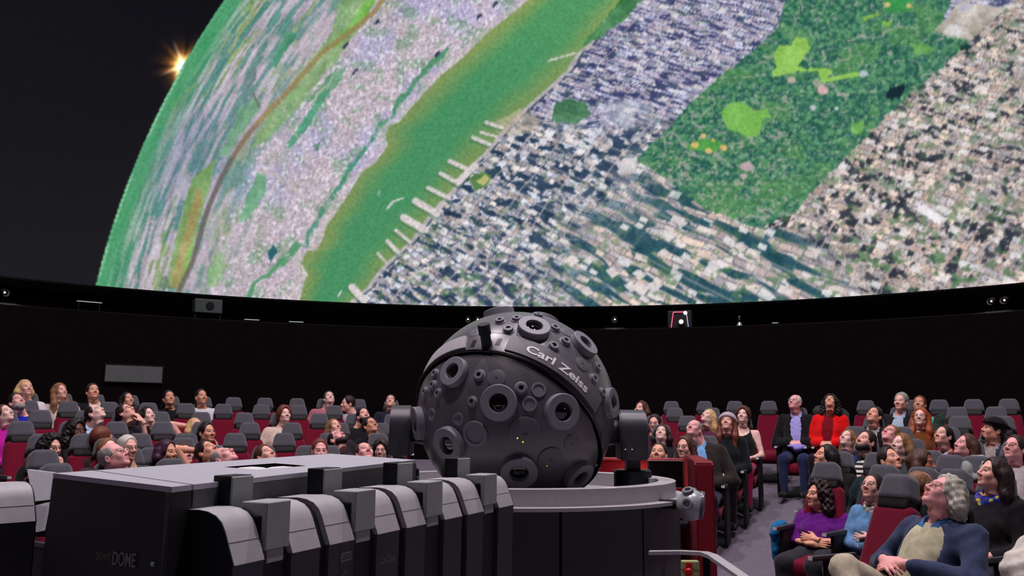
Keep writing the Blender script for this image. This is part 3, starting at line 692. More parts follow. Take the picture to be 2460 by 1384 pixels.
# lettering, letter by letter, bent on to the nameplate
def text_mesh(s, size=1.0, extrude=0.0, bold=0.0):
    cu = bpy.data.curves.new('lettering_curve', 'FONT'); cu.body = s; cu.size = size; cu.extrude = extrude; cu.offset = bold
    o = bpy.data.objects.new('lettering_tmp', cu); col.objects.link(o)
    dg = bpy.context.evaluated_depsgraph_get(); dg.update()
    me = bpy.data.meshes.new_from_object(o.evaluated_get(dg)); 
    bpy.data.objects.remove(o); bpy.data.curves.remove(cu)
    return me
def subdiv(me, cuts=1):
    bm = bmesh.new(); bm.from_mesh(me); bmesh.ops.triangulate(bm, faces=bm.faces)
    long = [e for e in bm.edges if e.calc_length() > 0.25]
    if long: bmesh.ops.subdivide_edges(bm, edges=long, cuts=cuts, use_grid_fill=False)
    bm.to_mesh(me); bm.free()
def bent_text(s, lat, lo0, lo1, h, r, m_, parent):
    me = text_mesh(s, 1.0, 0.02, 0.022); subdiv(me, 2)
    n = len(me.vertices); co = np.empty(n * 3, np.float32); me.vertices.foreach_get('co', co); co = co.reshape(-1, 3)
    x0, x1 = co[:, 0].min(), co[:, 0].max(); y0, y1 = co[:, 1].min(), co[:, 1].max()
    for v_ in me.vertices:
        u = (v_.co.x - x0) / (x1 - x0); w_ = (v_.co.y - y0) / (y1 - y0)
        # a little emboldening comes from the extra depth only
        dd = bdir(lat + (w_ - 0.5) * h, lo0 + (lo1 - lo0) * u)
        v_.co = BCL + dd * (r + v_.co.z * 0.05)
    return link('lettering', me, m_, parent)
n1 = on_ball(1269, 843); n2 = on_ball(1404, 932)
la1, lo1_ = latlon(n1); la2, lo2_ = latlon(n2)
tm = bent_text('Carl Zeiss', (la1 + la2) / 2, lo1_ - 0.02, lo2_ + 0.03, 0.085, BR + 0.0135, mat('lettering_white', (0.93, 0.93, 0.95), 0.6, var=0.02), sp)
# lenses: unit meshes shared by all of a kind
def lens_meshes():
    d = {}
    bm = bmesh.new(); lathe(bm, [(0.95, -0.25), (1.0, -0.2), (1.0, 0.20), (0.96, 0.24), (0.54, 0.24), (0.52, 0.22), (0.50, -0.1), (0.0, -0.1)], 40); d['big'] = bm
    bm = bmesh.new(); lathe(bm, [(1.0, -0.3), (1.0, 0.12), (0.94, 0.16), (0.80, 0.18), (0.78, 0.58), (0.72, 0.64), (0.40, 0.64), (0.34, 0.35), (0.0, 0.35)], 28); d['small'] = bm
    bm = bmesh.new(); lathe(bm, [(1.0, -0.1), (1.0, 0.05), (0.96, 0.07), (0.13, 0.07), (0.12, 0.0), (0, 0.0)], 32); d['disc'] = bm
    bm = bmesh.new(); lathe(bm, [(1.0, -0.1), (1.0, 0.10), (0.95, 0.14), (0.74, 0.14), (0.72, 0.02), (0, 0.02)], 28); d['ring'] = bm
    bm = bmesh.new(); lathe(bm, [(0.0, 0.10), (0.25, 0.085), (0.42, 0.03), (0.5, -0.05), (0.49, -0.09), (0, -0.09)], 28); d['gl'] = bm
    out = {}
    for k, b in d.items():
        me = bpy.data.meshes.new('lens_' + k); bmesh.ops.recalc_face_normals(b, faces=b.faces); b.to_mesh(me); b.free()
        me.polygons.foreach_set('use_smooth', np.full(len(me.polygons), True))
        try: me.set_sharp_from_angle(angle=R_(35))
        except Exception: pass
        out[k] = me
    return out
LM = lens_meshes()
LM['big'].materials.append(M_lens); LM['small'].materials.append(M_lens); LM['disc'].materials.append(M_ballhi); LM['ring'].materials.append(M_lens); LM['gl'].materials.append(M_glass)
def place(name, me, n, rad, sc_, parent=sp, flat=1.0):
    o = bpy.data.objects.new(name, me); col.objects.link(o)
    M = frame(BCL + n * rad, n, AX)
    o.parent = parent
    o.matrix_local = M @ Matrix.Diagonal((sc_, sc_, sc_ * flat, 1)) if parent is sp else Matrix.Identity(4)
    return o
def lens(kind, px, py, rpx, h=1.0, nv=None):
    n = nv or on_ball(px, py, 0.02)
    s = rpx / F * 5.35
    if kind == 'big':
        o = place('lens', LM['big'], n, BR + 0.014, s, sp, h); place('lens_glass', LM['gl'], n, 0, 1, o)
    elif kind == 'small':
        o = place('small_lens', LM['small'], n, BR - 0.002, s, sp, h)
        g_ = place('lens_glass', LM['gl'], n, 0, 1, o); g_.matrix_local = Matrix.Translation((0, 0, 0.45)) @ Matrix.Diagonal((0.66, 0.66, 0.66, 1))
    elif kind == 'disc': place('cover_disc', LM['disc'], n, BR - 0.001, s, sp, h)
    elif kind == 'ring': place('port_ring', LM['ring'], n, BR - 0.001, s, sp, h)
    return n
for a in [(1283, 786, 39), (1405, 826, 37), (1089, 893, 36), (1198, 968, 41), (1351, 989, 41), (1002, 1017, 40), (1077, 1068, 41), (1247, 1135, 42), (1391, 1146, 39), (1470, 968, 36)]: lens('big', *a)
for a in [(1221, 787, 15), (1241, 761, 14), (1335, 784, 15), (1361, 816, 15), (1332, 828, 15), (1149, 899, 14), (1252, 931, 15), (1131, 964, 13), (1048, 944, 13), (1035, 923, 13), (1040, 895, 13), (1016, 940, 13), (1440, 880, 14), (1431, 908, 14), (1452, 942, 13), (1200, 766, 14), (1294, 753, 14)]: lens('small', *a)
for a in [(1191, 906, 21), (1405, 871, 19), (1379, 1067, 21), (1364, 792, 17), (1138, 792, 17), (1262, 1042, 36), (1325, 1108, 30), (1268, 757, 16)]: lens('disc', *a)
for a in [(1296, 935, 17), (1273, 970, 17), (1096, 1008, 15), (1030, 997, 15), (1138, 1045, 30)]: lens('ring', *a)
# lens plates standing proud on the crown, seen edge on
for (px, py, r, tilt) in [(1190, 757, 40, 0.0), (1330, 757, 40, 0.0)]:
    n = on_ball(px, py + 4, 0.0); n = (n + Vector((0, 0.5, 0.25))).normalized()
    lens('big', px, py, r, 1.0, n)
# green pilot lights on the low disc
for px, py in ((1243, 1052), (1256, 1061), (1265, 1075)):
    n = on_ball(px, py); bm = bmesh.new(); bmesh.ops.create_icosphere(bm, subdivisions=1, radius=0.0045 if py < 1070 else 0.002, matrix=Matrix.Translation(BCL + n * (BR + 0.007)))
    bm_obj('pilot_light', bm, emis('green_led', (0.35, 1.0, 0.05), 1.6), sp, True)
n = on_ball(1313, 1118); bm = bmesh.new(); bmesh.ops.create_icosphere(bm, subdivisions=1, radius=0.004, matrix=Matrix.Translation(BCL + n * (BR + 0.007))); bm_obj('pilot_light', bm, emis('amber_led', (0.8, 0.5, 0.05), 0.5), sp, True)
# the post on the band
n = on_ball(1169, 832)
M = frame(BCL + n * (BR - 0.01), (n * 0.75 + Vector((0, 0, 0.9))).normalized())
bm = bmesh.new(); lathe(bm, [(0.030, 0), (0.030, 0.075), (0.036, 0.08), (0.036, 0.135), (0.033, 0.14), (0, 0.14)], 24, M); bm_obj('post', bm, M_barrel, sp, True)
n = on_ball(1178, 824); bm = bmesh.new(); lathe(bm, [(0.012, 0), (0.012, 0.02), (0, 0.02)], 12, frame(BCL + n * BR, n)); bm_obj('stud', bm, M_barrel, sp, True)
# yoke: axle, arms with rounded heads, posts and feet
zx = BC[2]
def arm(side, xin, xout, ztop, yoff):
    prof = []
    hw = 0.135; zc = ztop - hw
    for a in np.linspace(0, math.pi, 17): prof.append((hw * math.cos(a), zc + hw * math.sin(a)))
    prof += [(-hw, zc - 0.165), (hw, zc - 0.165)]
    bm = bmesh.new()
    va = [bm.verts.new((xin, p_[0] + yoff, p_[1])) for p_ in prof]; vb = [bm.verts.new((xout, p_[0] + yoff, p_[1])) for p_ in prof]
    k = len(prof); bm.faces.new(va); bm.faces.new(vb[::-1])
    for i in range(k): bm.faces.new((va[i], va[(i + 1) % k], vb[(i + 1) % k], vb[i]))
    bmesh.ops.bevel(bm, geom=[e for e in bm.edges if abs(e.verts[0].co.x - e.verts[1].co.x) < 1e-5], offset=0.008, segments=2, affect='EDGES')
    return bm_obj('yoke_arm', bm, mat('yoke_black', rgb(58, 58, 66), 0.4, spec=0.4), sp, True)
PR = at_y(1484, 990, 5.6)[0] - BC[0]; PR2 = at_y(1548, 990, 5.6)[0] - BC[0]
PL = at_y(992, 980, 5.6)[0] - BC[0]; PL2 = at_y(943, 980, 5.6)[0] - BC[0]
ZT = at_y(1515, 985, 5.6)[2]; ZTL = at_y(970, 974, 5.6)[2]
arm(1, PR, PR2, ZT, 0.0); arm(-1, PL, PL2, ZTL, 0.0)
M_yoke = _M['yoke_black']
ZA = ZT - 0.135
for xa, xb in ((BR * 0.93, PR + 0.01), (-BR * 0.93, PL - 0.01)):
    bm = bmesh.new(); s_ = 1 if xb > 0 else -1
    lathe(bm, [(0.085, 0.0), (0.075, abs(xb - xa) * 0.5), (0.07, abs(xb - xa))], 28, frame((xa, 0, ZA), (s_, 0, 0))); bm_obj('axle', bm, M_yoke, sp, True)
RING_Z = at_y(1617, 1151, 5.6)[2]; DISC_Z = RING_Z - 0.085
R_UP = at_y(1617, 1151, 5.6)[0] - BC[0]; R_LO = at_y(1651, 1168, 5.6)[0] - BC[0]
for x0, x1 in ((PR + 0.045, PR2 - 0.035), (PL - 0.045, PL2 + 0.035)):
    xm = (x0 + x1) / 2
    bm = bmesh.new(); box(bm, (xm, 0, (ZA - 0.16 + RING_Z - 0.1) / 2), (abs(x1 - x0), 0.12, ZA - 0.16 - RING_Z + 0.1), bevel=0.01); bm_obj('yoke_post', bm, M_yoke, sp)
    bm = bmesh.new(); lathe(bm, [(0.115, -0.14), (0.115, 0.045), (0.105, 0.055), (0, 0.055)], 32, Matrix.Translation((xm, 0, RING_Z))); bm_obj('yoke_foot', bm, M_barrel, sp, True)
    bm = bmesh.new(); lathe(bm, [(0.02, 0), (0.02, 0.03), (0, 0.035)], 12, Matrix.Translation((xm + 0.10, -0.10, RING_Z - 0.02))); bm_obj('bolt', bm, M_silver, sp, True)
for dx in (-0.02, 0.02):
    bm = bmesh.new(); bmesh.ops.create_icosphere(bm, subdivisions=1, radius=0.0035, matrix=Matrix.Translation(((PR + PR2) / 2 - 0.035 + dx, -0.137, ZA - 0.10))); bm_obj('pilot_light', bm, emis('pale_led', (1, 0.7, 0.8), 0.8), sp, True)
# pedestal: ring, table, drum with vertical joints
bm = bmesh.new(); lathe(bm, [(R_UP - 0.10, RING_Z - 0.14), (R_UP - 0.10, RING_Z), (R_UP, RING_Z), (R_UP, DISC_Z - 0.002)], 128); bm_obj('upper_ring', bm, M_grey, sp)
bm = bmesh.new(); lathe(bm, [(R_UP - 0.3, DISC_Z), (R_LO, DISC_Z), (R_LO, DISC_Z - 0.018), (R_LO - 0.08, DISC_Z - 0.02)], 128); bm_obj('table_disc', bm, M_grey, sp)
bm = bmesh.new(); lathe(bm, [(R_UP - 0.10, RING_Z - 0.14), (0.02, RING_Z - 0.16)], 64); bm_obj('well_floor', bm, M_barrel, sp)
M_drum = mat('drum_grey', rgb(78, 76, 84), 0.6, var=0.10, scale=6, spec=0.3)
RD = R_LO - 0.065
for i in range(12):
    a0 = 2 * math.pi * (i + 0.43) / 12 + 0.008; a1 = 2 * math.pi * (i + 1.43) / 12 - 0.008
    bm = bmesh.new(); g = []
    for j in range(11):
        a = a0 + (a1 - a0) * j / 10
        g.append([bm.verts.new((rr * math.cos(a), rr * math.sin(a), z)) for rr, z in ((RD, 0.0), (RD, DISC_Z - 0.02), (RD - 0.02, DISC_Z - 0.02), (RD - 0.02, 0.0))])
    for j in range(10):
        for k in range(4): bm.faces.new((g[j][k], g[j + 1][k], g[j + 1][(k + 1) % 4], g[j][(k + 1) % 4]))
    bm.faces.new(g[0]); bm.faces.new(g[-1][::-1])
    bm_obj('drum_panel', bm, M_drum, sp)
bm = bmesh.new(); lathe(bm, [(RD - 0.03, 0.0), (RD - 0.03, DISC_Z - 0.02)], 64); bm_obj('drum_core', bm, M_black, sp)
p = at_z(1385, 1209, DISC_Z - 0.01); pl = Vector(p) - OFF
bm = bmesh.new(); box(bm, (0, 0, 0), (0.10, 0.05, 0.04), frame(pl, (0, -1, 0)) , bevel=0.008); bm_obj('latch', bm, M_black, sp)
tag(sp, 'large black spherical star projector studded with lenses on a round pedestal', 'star projector')
# small silver ball projector hung on the table's edge
c0 = at_y(1662, 1214, 4.95)
t = empty('ball_projector', (c0[0], c0[1], c0[2] - 0.12))
rr = 0.098; cz = 0.12
bm = bmesh.new(); bmesh.ops.create_uvsphere(bm, u_segments=40, v_segments=24, radius=rr, matrix=Matrix.Translation((0, 0, cz))); 
bmesh.ops.bisect_plane(bm, geom=bm.verts[:] + bm.edges[:] + bm.faces[:], plane_co=(0.052, 0, cz), plane_no=(0.97, -0.2, -0.12), clear_outer=True)
bm_obj('body', bm, mat('silver_shell', rgb(178, 180, 186), 0.3, 0.2, spec=0.5), t, True)
nd = Vector((0.97, -0.2, -0.12)).normalized()
bm = bmesh.new(); lathe(bm, [(0.084, -0.012), (0.090, 0.0), (0.086, 0.022), (0.05, 0.03), (0.03, 0.028), (0.028, 0.0), (0, 0.0)], 36, frame((0.052, 0, cz), nd)); bm_obj('end_cap', bm, mat('smoky_cap', rgb(96, 90, 98), 0.25, spec=0.5), t, True)
for dv, s_ in (((-0.30, -0.35, 0.9), 0.036), ((-0.45, -0.85, 0.15), 0.036), ((0.25, 0.5, 0.85), 0.02)):
    dv = Vector(dv).normalized()
    bm = bmesh.new(); lathe(bm, [(s_, -0.01), (s_, 0.016), (s_ * 0.9, 0.02), (s_ * 0.6, 0.02), (s_ * 0.52, 0.0), (0, 0.0)], 24, frame(Vector((0, 0, cz)) + dv * (rr - 0.003), dv)); bm_obj('lens_ring', bm, M_lens, t, True)
dv = (OFF + Vector((0, 0, DISC_Z - 0.04)) - Vector((c0[0], c0[1], c0[2]))); dv.z = -0.02
bm = bmesh.new(); tube(bm, [Vector((0, 0, cz)) + dv.normalized() * 0.06, Vector((0, 0, cz)) + dv.normalized() * 0.20, Vector((0, 0, cz)) + dv.normalized() * 0.34], 0.03, 16); bm_obj('mounting_arm', bm, M_black, t, True)
t.scale = (0.84, 0.84, 0.84); t.location[2] += 0.02
tag(t, 'small silver ball projector mounted on the edge of the pedestal table', 'projector')
# ---------------------------------------------------------------- planet projector housing and benches in front
M_lid = mat('top_lit_grey', rgb(176, 175, 186), 0.5, var=0.04, spec=0.3)  # paler than the walls: light from above put into the colour
M_side = mat('housing_black', rgb(30, 29, 34), 0.6, var=0.12, spec=0.25)
M_side_lit = mat('housing_lit_side', rgb(84, 84, 90), 0.6, var=0.1, spec=0.25)  # right-hand walls: the light they catch put into a paler tone
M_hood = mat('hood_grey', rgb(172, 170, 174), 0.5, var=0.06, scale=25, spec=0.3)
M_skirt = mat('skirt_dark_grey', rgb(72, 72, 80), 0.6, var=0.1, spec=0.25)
M_arm = mat('arm_grey', rgb(160, 164, 166), 0.5, var=0.06, spec=0.3)
TOPZ = 1.29
Lc, Nc, Rc, Fc = [Vector(at_z(x, y, TOPZ)) for x, y in ((128, 1137), (413, 1170), (1000, 1105), (795, 1090))]
ctr = (Lc + Nc + Rc + Fc) / 4; base = Vector((ctr.x, ctr.y, 0))
hs = empty('projector_housing', base)
loc_ = lambda p, z=None: Vector((p.x - base.x, p.y - base.y, TOPZ if z is None else z))
def lerp(a, b, t): return a + (b - a) * t
def slab(name, quad, z0, z1, m_, parent, flare=0.0):
    bm = bmesh.new(); c = sum((loc_(q) for q in quad), Vector()) / 4
    hi = [bm.verts.new(loc_(q, z1)) for q in quad]; lo = []
    for q in quad:
        v_ = loc_(q, z0); d = Vector((v_.x, v_.y, 0)).normalized(); lo.append(bm.verts.new(v_ + d * flare))
    bm.faces.new(hi); bm.faces.new(lo[::-1])
    for i in range(4): bm.faces.new((lo[i], lo[(i + 1) % 4], hi[(i + 1) % 4], hi[i]))
    return bm_obj(name, bm, m_, parent)
sa, sb = Vector(at_z(196, 1130, TOPZ)), Vector(at_z(467, 1165, TOPZ))
ta = (sa - Lc).length / (Fc - Lc).length; tb = (sb - Nc).length / (Rc - Nc).length
g_ = 0.006
P1, P2 = lerp(Lc, Fc, ta), lerp(Nc, Rc, tb); Q1, Q2 = lerp(Lc, Fc, ta + g_), lerp(Nc, Rc, tb + g_)
slab('front_lid', [Lc, Nc, P2, P1], TOPZ - 0.012, TOPZ, M_lid, hs)
# main lid with a recess
inn = [Vector(at_z(x, y, TOPZ)) for x, y in ((536, 1122), (618, 1128.5), (738, 1119), (660, 1113))]
outq = [Q1, Q2, Rc, Fc]
bm = bmesh.new()
o_ = [bm.verts.new(loc_(q)) for q in outq]; i_ = [bm.verts.new(loc_(q)) for q in inn]; ib = [bm.verts.new(loc_(q, TOPZ - 0.10)) for q in inn]; ob = [bm.verts.new(loc_(q, TOPZ - 0.012)) for q in outq]
for k in range(4):
    j = (k + 1) % 4
    bm.faces.new((o_[k], o_[j], i_[j], i_[k]));  bm.faces.new((ob[k], ob[j], o_[j], o_[k]))
bmesh.ops.delete(bm, geom=ib, context='VERTS')
bm_obj('main_lid', bm, M_lid, hs)
bm = bmesh.new(); r0 = [bm.verts.new(loc_(q, TOPZ - 0.004)) for q in inn]; r1 = [bm.verts.new(loc_(q, TOPZ - 0.10)) for q in inn]
for k in range(4): bm.faces.new((r0[k], r0[(k + 1) % 4], r1[(k + 1) % 4], r1[k]))
bm_obj('recess_wall', bm, M_side, hs)
slab('recess_floor', inn, TOPZ - 0.11, TOPZ - 0.098, M_side, hs)
cI = sum((loc_(q) for q in inn), Vector()) / 4
for k, f in enumerate((0.33, 0.70)):
    p_ = lerp(loc_(inn[0]), loc_(inn[2]), f)
    bm = bmesh.new(); lathe(bm, [(0.085, -0.098), (0.085, -0.030), (0.07, -0.012), (0.035, -0.003), (0, 0.0)], 24, Matrix.Translation((p_.x, p_.y, TOPZ))); bm_obj('lens_cap', bm, M_white, hs, True)
# side walls under the lids, flaring outwards
slab('front_body', [Lc, Nc, P2, P1], 0.0, TOPZ - 0.013, M_side, hs, 0.06)
def side_wall(name, a, b, m_, fl_=0.10, th=0.02):
    bm = bmesh.new(); A, B = loc_(a), loc_(b)
    nn = Vector((B.y - A.y, A.x - B.x, 0)).normalized()
    if nn.dot(A + B) < 0: nn = -nn
    vs = [bm.verts.new(v_) for v_ in (Vector((A.x, A.y, TOPZ - 0.013)), Vector((B.x, B.y, TOPZ - 0.013)), Vector((B.x, B.y, 0)) + nn * fl_, Vector((A.x, A.y, 0)) + nn * fl_)]
    v2 = [bm.verts.new(v_.co - nn * th) for v_ in vs]
    bm.faces.new(vs); bm.faces.new(v2[::-1])
    for k in range(4): bm.faces.new((vs[k], v2[k], v2[(k + 1) % 4], vs[(k + 1) % 4]))
    return bm_obj(name, bm, m_, hs)
side_wall('side_panel', Q2, Rc, M_side_lit, 0.0); side_wall('side_panel', Fc, Q1, M_side); side_wall('back_panel', Rc, Fc, M_side)
nnf = (Nc - Lc); nnf = Vector((nnf.y, -nnf.x, 0)).normalized()
# the near corner strip that turns to the bench side
side_wall('corner_panel', Nc, P2, M_side_lit, 0.012, 0.015)
# lettering on the front panel
def flat_text(s, p0, p1, h, nrm, m_, parent, bold=0.0, ext=0.004):
    """text from p0 to p1 (parent frame), height h, standing upright on a panel with normal nrm"""
    me = text_mesh(s, 1.0, 0.0, bold)
    n = len(me.vertices); co = np.empty(n * 3, np.float32); me.vertices.foreach_get('co', co); co = co.reshape(-1, 3)
    x0, x1 = co[:, 0].min(), co[:, 0].max(); y0, y1 = co[:, 1].min(), co[:, 1].max()
    d = p1 - p0
    upv = Vector((0, 0, 1)) - Vector(nrm) * nrm[2]; upv.normalize()
    for v_ in me.vertices:
        v_.co = p0 + d * ((v_.co.x - x0) / (x1 - x0)) + upv * h * ((v_.co.y - y0) / (y1 - y0)) + Vector(nrm) * ext
    return link('lettering', me, m_, parent)
def hit_plane(px, py, p0, n):
    d = Vector(ray(px, py)); c = Vector(CAM); return c + d * ((p0 - c).dot(n) / d.dot(n))
mid = loc_(lerp(Lc, Nc, 0.5)); lo_mid = Vector((mid.x, mid.y, 0))
dl = [Vector((loc_(q).x, loc_(q).y, 0)).normalized() * 0.06 for q in (Lc, Nc)]
pl0 = [loc_(Lc, TOPZ), loc_(Nc, TOPZ), loc_(Nc, 0) + dl[1], loc_(Lc, 0) + dl[0]]
fn = (pl0[1] - pl0[0]).cross(pl0[3] - pl0[0]).normalized()
if fn.dot(Vector(CAM) - base - pl0[0]) < 0: fn = -fn
def on_front(px, py): return hit_plane(px, py, pl0[0] + base, fn) - base
M_let = mat('grey_lettering', rgb(120, 120, 124), 0.5, var=0.05); M_let2 = mat('brown_lettering', rgb(92, 76, 44), 0.5, var=0.05)
a_, b_, c_ = on_front(234, 1353), on_front(270, 1357), on_front(328, 1364)
flat_text('power', a_, b_, 0.026, fn, M_let2, hs); flat_text('DOME', b_ + (c_ - b_) * 0.04, c_, 0.030, fn, M_let, hs, 0.01)
p_ = on_front(367, 1356); bm = bmesh.new(); box(bm, (0, 0, 0), (0.008, 0.012, 0.004), frame(p_, fn)); bm_obj('badge', bm, mat('pale_badge', rgb(150, 176, 186), 0.4), hs)
tag(hs, 'big black box housing, lid toned pale as lit from above, and recessed lenses', 'projector housing')

# ---- benches with rounded hoods
def bench(name, A, B, spec, label, text=False, zlow=0.0):
    """A,B = ridge ends (world, near to far); spec = list of (kind, length)"""
    u = Vector((B.x - A.x, B.y - A.y, 0)); Ltot = u.length; u.normalize()
    wv = Vector((u.y, -u.x, 0))                       # side the hoods face
    t = empty(name, (A.x, A.y, 0)); zr = A.z
    prof_h = [(-0.11, zr - 0.002), (-0.045, zr), (-0.02, zr - 0.003), (0.002, zr - 0.011), (0.018, zr - 0.025), (0.028, zr - 0.043), (0.055, zr - 0.112)]
    prof_s = [(0.055, zr - 0.112), (0.052, zr - 0.118), (0.040, zlow + 0.05), (0.040, zlow)]
    def ext(nm, prof, s0, s1, m_, back=-0.11, parent=t, sm=True):
        bm = bmesh.new(); pr = prof + [(back, prof[-1][1])] if prof[0][0] > back + 1e-6 or True else prof
        if abs(pr[0][0] - back) > 1e-6: pr = [(back, prof[0][1])] + pr
        a = [bm.verts.new(u * s0 + wv * p_[0] + Vector((0, 0, p_[1]))) for p_ in pr]; b = [bm.verts.new(u * s1 + wv * p_[0] + Vector((0, 0, p_[1]))) for p_ in pr]
        n = len(pr); bm.faces.new(a); bm.faces.new(b[::-1])
        for k in range(n): bm.faces.new((a[k], a[(k + 1) % n], b[(k + 1) % n], b[k]))
        return bm_obj(nm, bm, m_, parent, sm)
    for s_a, s_b in ((-0.004, 0.0), (Ltot, Ltot + 0.004)): ext('end_cap', prof_h + prof_s, s_a, s_b, M_side)
    tot = sum(l for _, l in spec); k_ = Ltot / tot; s = 0.0
    inset = [(w_ - (0.012 if w_ > -0.1 else 0), z_ - 0.010) for w_, z_ in prof_h] + [(w_ - 0.012, z_) for w_, z_ in prof_s]
    ext('core', inset, 0.002, Ltot - 0.002, M_side)
    deep = 0
    for kind, l in spec:
        l *= k_; s1 = s + l
        if kind == 'hood':
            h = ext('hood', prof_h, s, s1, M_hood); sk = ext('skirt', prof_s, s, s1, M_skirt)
            # thin seam across the hood
            bm = bmesh.new(); zz = zr - 0.066; ww = 0.037
            box(bm, (0, 0, 0), (l * 0.98, 0.0012, 0.0012), Matrix.Translation(u * (s + l / 2) + wv * (ww + 0.0005) + Vector((0, 0, zz))) @ Matrix.Rotation(math.atan2(u.y, u.x), 4, 'Z'))
            bm_obj('seam', bm, M_arm, h)
        elif kind == 'arm':
            m_ = s + l / 2; Rz = Matrix.Rotation(math.atan2(u.y, u.x), 4, 'Z')
            def blk(nm, du, lu, w0, w1, z0, z1, mm, par=t, tp=None):
                bm = bmesh.new(); box(bm, (0, 0, 0), (lu, w1 - w0, z1 - z0), Matrix.Translation(u * (m_ + du) + wv * ((w0 + w1) / 2) + Vector((0, 0, (z0 + z1) / 2))) @ Rz, bevel=0.002, seg=1, taper=tp); return bm_obj(nm, bm, mm, par)
            blk('slot', 0, l * 0.96, -0.10, 0.036, zr - 0.36, zr - 0.02, M_black)
            ar = blk('upright_arm', -l * 0.05, l * 0.75, -0.105, -0.055, zr - 0.10, zr + 0.066, M_side)
            blk('lit_arm_face', -l * 0.05, l * 0.74, -0.056, -0.050, zr - 0.09, zr + 0.064, M_arm, ar)  # pale sheet on the black arm: its lit side put into colour
            blk('shutter', 0, l * 0.86, -0.02, 0.050, zr - 0.095, zr + 0.010, M_arm)
            blk('shutter_tongue', 0, l * 0.6, -0.02, 0.045, zr - 0.125, zr - 0.095, M_arm)
            ext('skirt', [(0.046, zr - 0.38)] + prof_s[2:], s, s1, M_skirt)
        s = s1
    return t, u, wv
Ac = Vector(at_z(563, 1360, 1.126)); Bc = Vector(at_z(1234, 1213, 1.126))
uu = (Bc - Ac).normalized(); ww = Vector((uu.y, -uu.x, 0))
edges = [(563, 1360), (636, 1345), (703, 1332), (771, 1318), (793, 1311), (852, 1298), (908, 1288), (961, 1274), (978, 1271), (1024, 1260), (1069, 1251), (1111, 1241), (1125, 1239), (1163, 1229), (1199, 1222), (1234, 1213)]
def hit_w(px, py):
    d = Vector(ray(px, py)); c = Vector(CAM); return c + d * ((Ac - c).dot(ww) / d.dot(ww))
ss = [(hit_w(*e) - Ac).dot(uu) for e in edges]
kinds = ['hood', 'arm', 'hood', 'gap', 'hood', 'arm', 'hood', 'gap', 'hood', 'arm', 'hood', 'gap', 'hood', 'arm', 'hood']
SP = [(k, b - a) for k, a, b in zip(kinds, ss[:-1], ss[1:])]
print('bench', [round(b, 3) for _, b in SP])
A_ = Ac - ww * 0.055; A_.z = 1.238; B_ = A_ + uu * ss[-1]
bt, bu, bw = bench('planet_projector_bench', A_, B_, SP, '')
tag(bt, 'long bench of eight rounded grey projector hoods with four upright arms', 'projector bench')
# writing on two of the skirts
pn = bw.copy(); pp = Vector((A_.x, A_.y, 0)) + bw * 0.0495
def on_skirt(px, py): return hit_plane(px, py, pp, pn) - Vector((A_.x, A_.y, 0))
a_, b_ = on_skirt(911, 1356), on_skirt(946, 1349); b_.z = a_.z
flat_text('Carl Zeiss', a_, b_, 0.020, pn, M_let, bt, 0.0, 0.0035)
a_, b_ = on_skirt(816, 1351), on_skirt(842, 1346); b_.z = a_.z
bm = bmesh.new(); hh_ = 0.022
du = (b_ - a_)
vs = [bm.verts.new(q + pn * 0.003) for q in (a_, b_, b_ + Vector((0, 0, hh_)), a_ + Vector((0, 0, hh_)))]; bm.faces.new(vs); bm_obj('logo_plate', bm, M_let, bt)
flat_text('ZEISS', a_ + du * 0.08 + Vector((0, 0, 0.004)), b_ - du * 0.08 + Vector((0, 0, 0.004)), hh_ * 0.65, pn, M_side, bt, 0.01, 0.005)
bm = bmesh.new()                                   # thin outline of the square emblem with its lens curve
c0_ = a_ - Vector((0, 0, 0.045)); w3 = (b_ - a_)
out_ = [c0_, c0_ + w3, c0_ + w3 + Vector((0, 0, 0.09)), c0_ + Vector((0, 0, 0.09)), c0_]
for q0, q1 in zip(out_[:-1], out_[1:]): tube(bm, [q0 + pn * 0.003, q1 + pn * 0.003], 0.0008, 4)
tube(bm, [c0_ + w3 * f + Vector((0, 0, 0.018 * math.sin(math.pi * f))) + pn * 0.003 for f in np.linspace(0, 1, 9)], 0.0008, 4)
bm_obj('emblem_outline', bm, mat('dim_line', rgb(96, 96, 100), 0.5), bt)
# second bench at the far left, mostly outside the picture
A2 = Vector(at_z(-40, 1164, 1.238)); B2 = Vector(at_z(74, 1159, 1.238))
d2 = (B2 - A2); A2 = A2 - d2 * 2.0
bt2, _, _ = bench('planet_projector_bench', A2, B2, [('hood', .14), ('gap', .03), ('hood', .15)], '')
for nm, pts, fy, mm in (('tapered_plate', [(65, 1128), (128, 1136), (117, 1201), (80, 1205)], 2.93, M_lid), ('tapered_tongue', [(78, 1216), (114, 1207), (101, 1276), (86, 1279)], 2.96, M_lid), ('plate_back', [(62, 1150), (124, 1150), (112, 1290), (74, 1290)], 3.12, M_side)):
    bm = bmesh.new(); pn2 = Vector((0.1, -0.8, 0.6)) if nm != 'plate_back' else Vector((0, -1, 0)); c2 = Vector(at_y(97, sum(p_[1] for p_ in pts) / 4, fy)); q_ = [hit_plane(x, y, c2, pn2) - Vector((A2.x, A2.y, 0)) for x, y in pts]
    a = [bm.verts.new(v_) for v_ in q_]; b = [bm.verts.new(v_ + Vector((0, 0.02, 0))) for v_ in q_]
    bm.faces.new(a); bm.faces.new(b[::-1])
    for i in range(4): bm.faces.new((a[i], b[i], b[(i + 1) % 4], a[(i + 1) % 4]))
    bm_obj(nm, bm, mm, bt2)
tag(bt2, 'short bench with grey hood and tapered arm left of the black housing', 'projector bench')
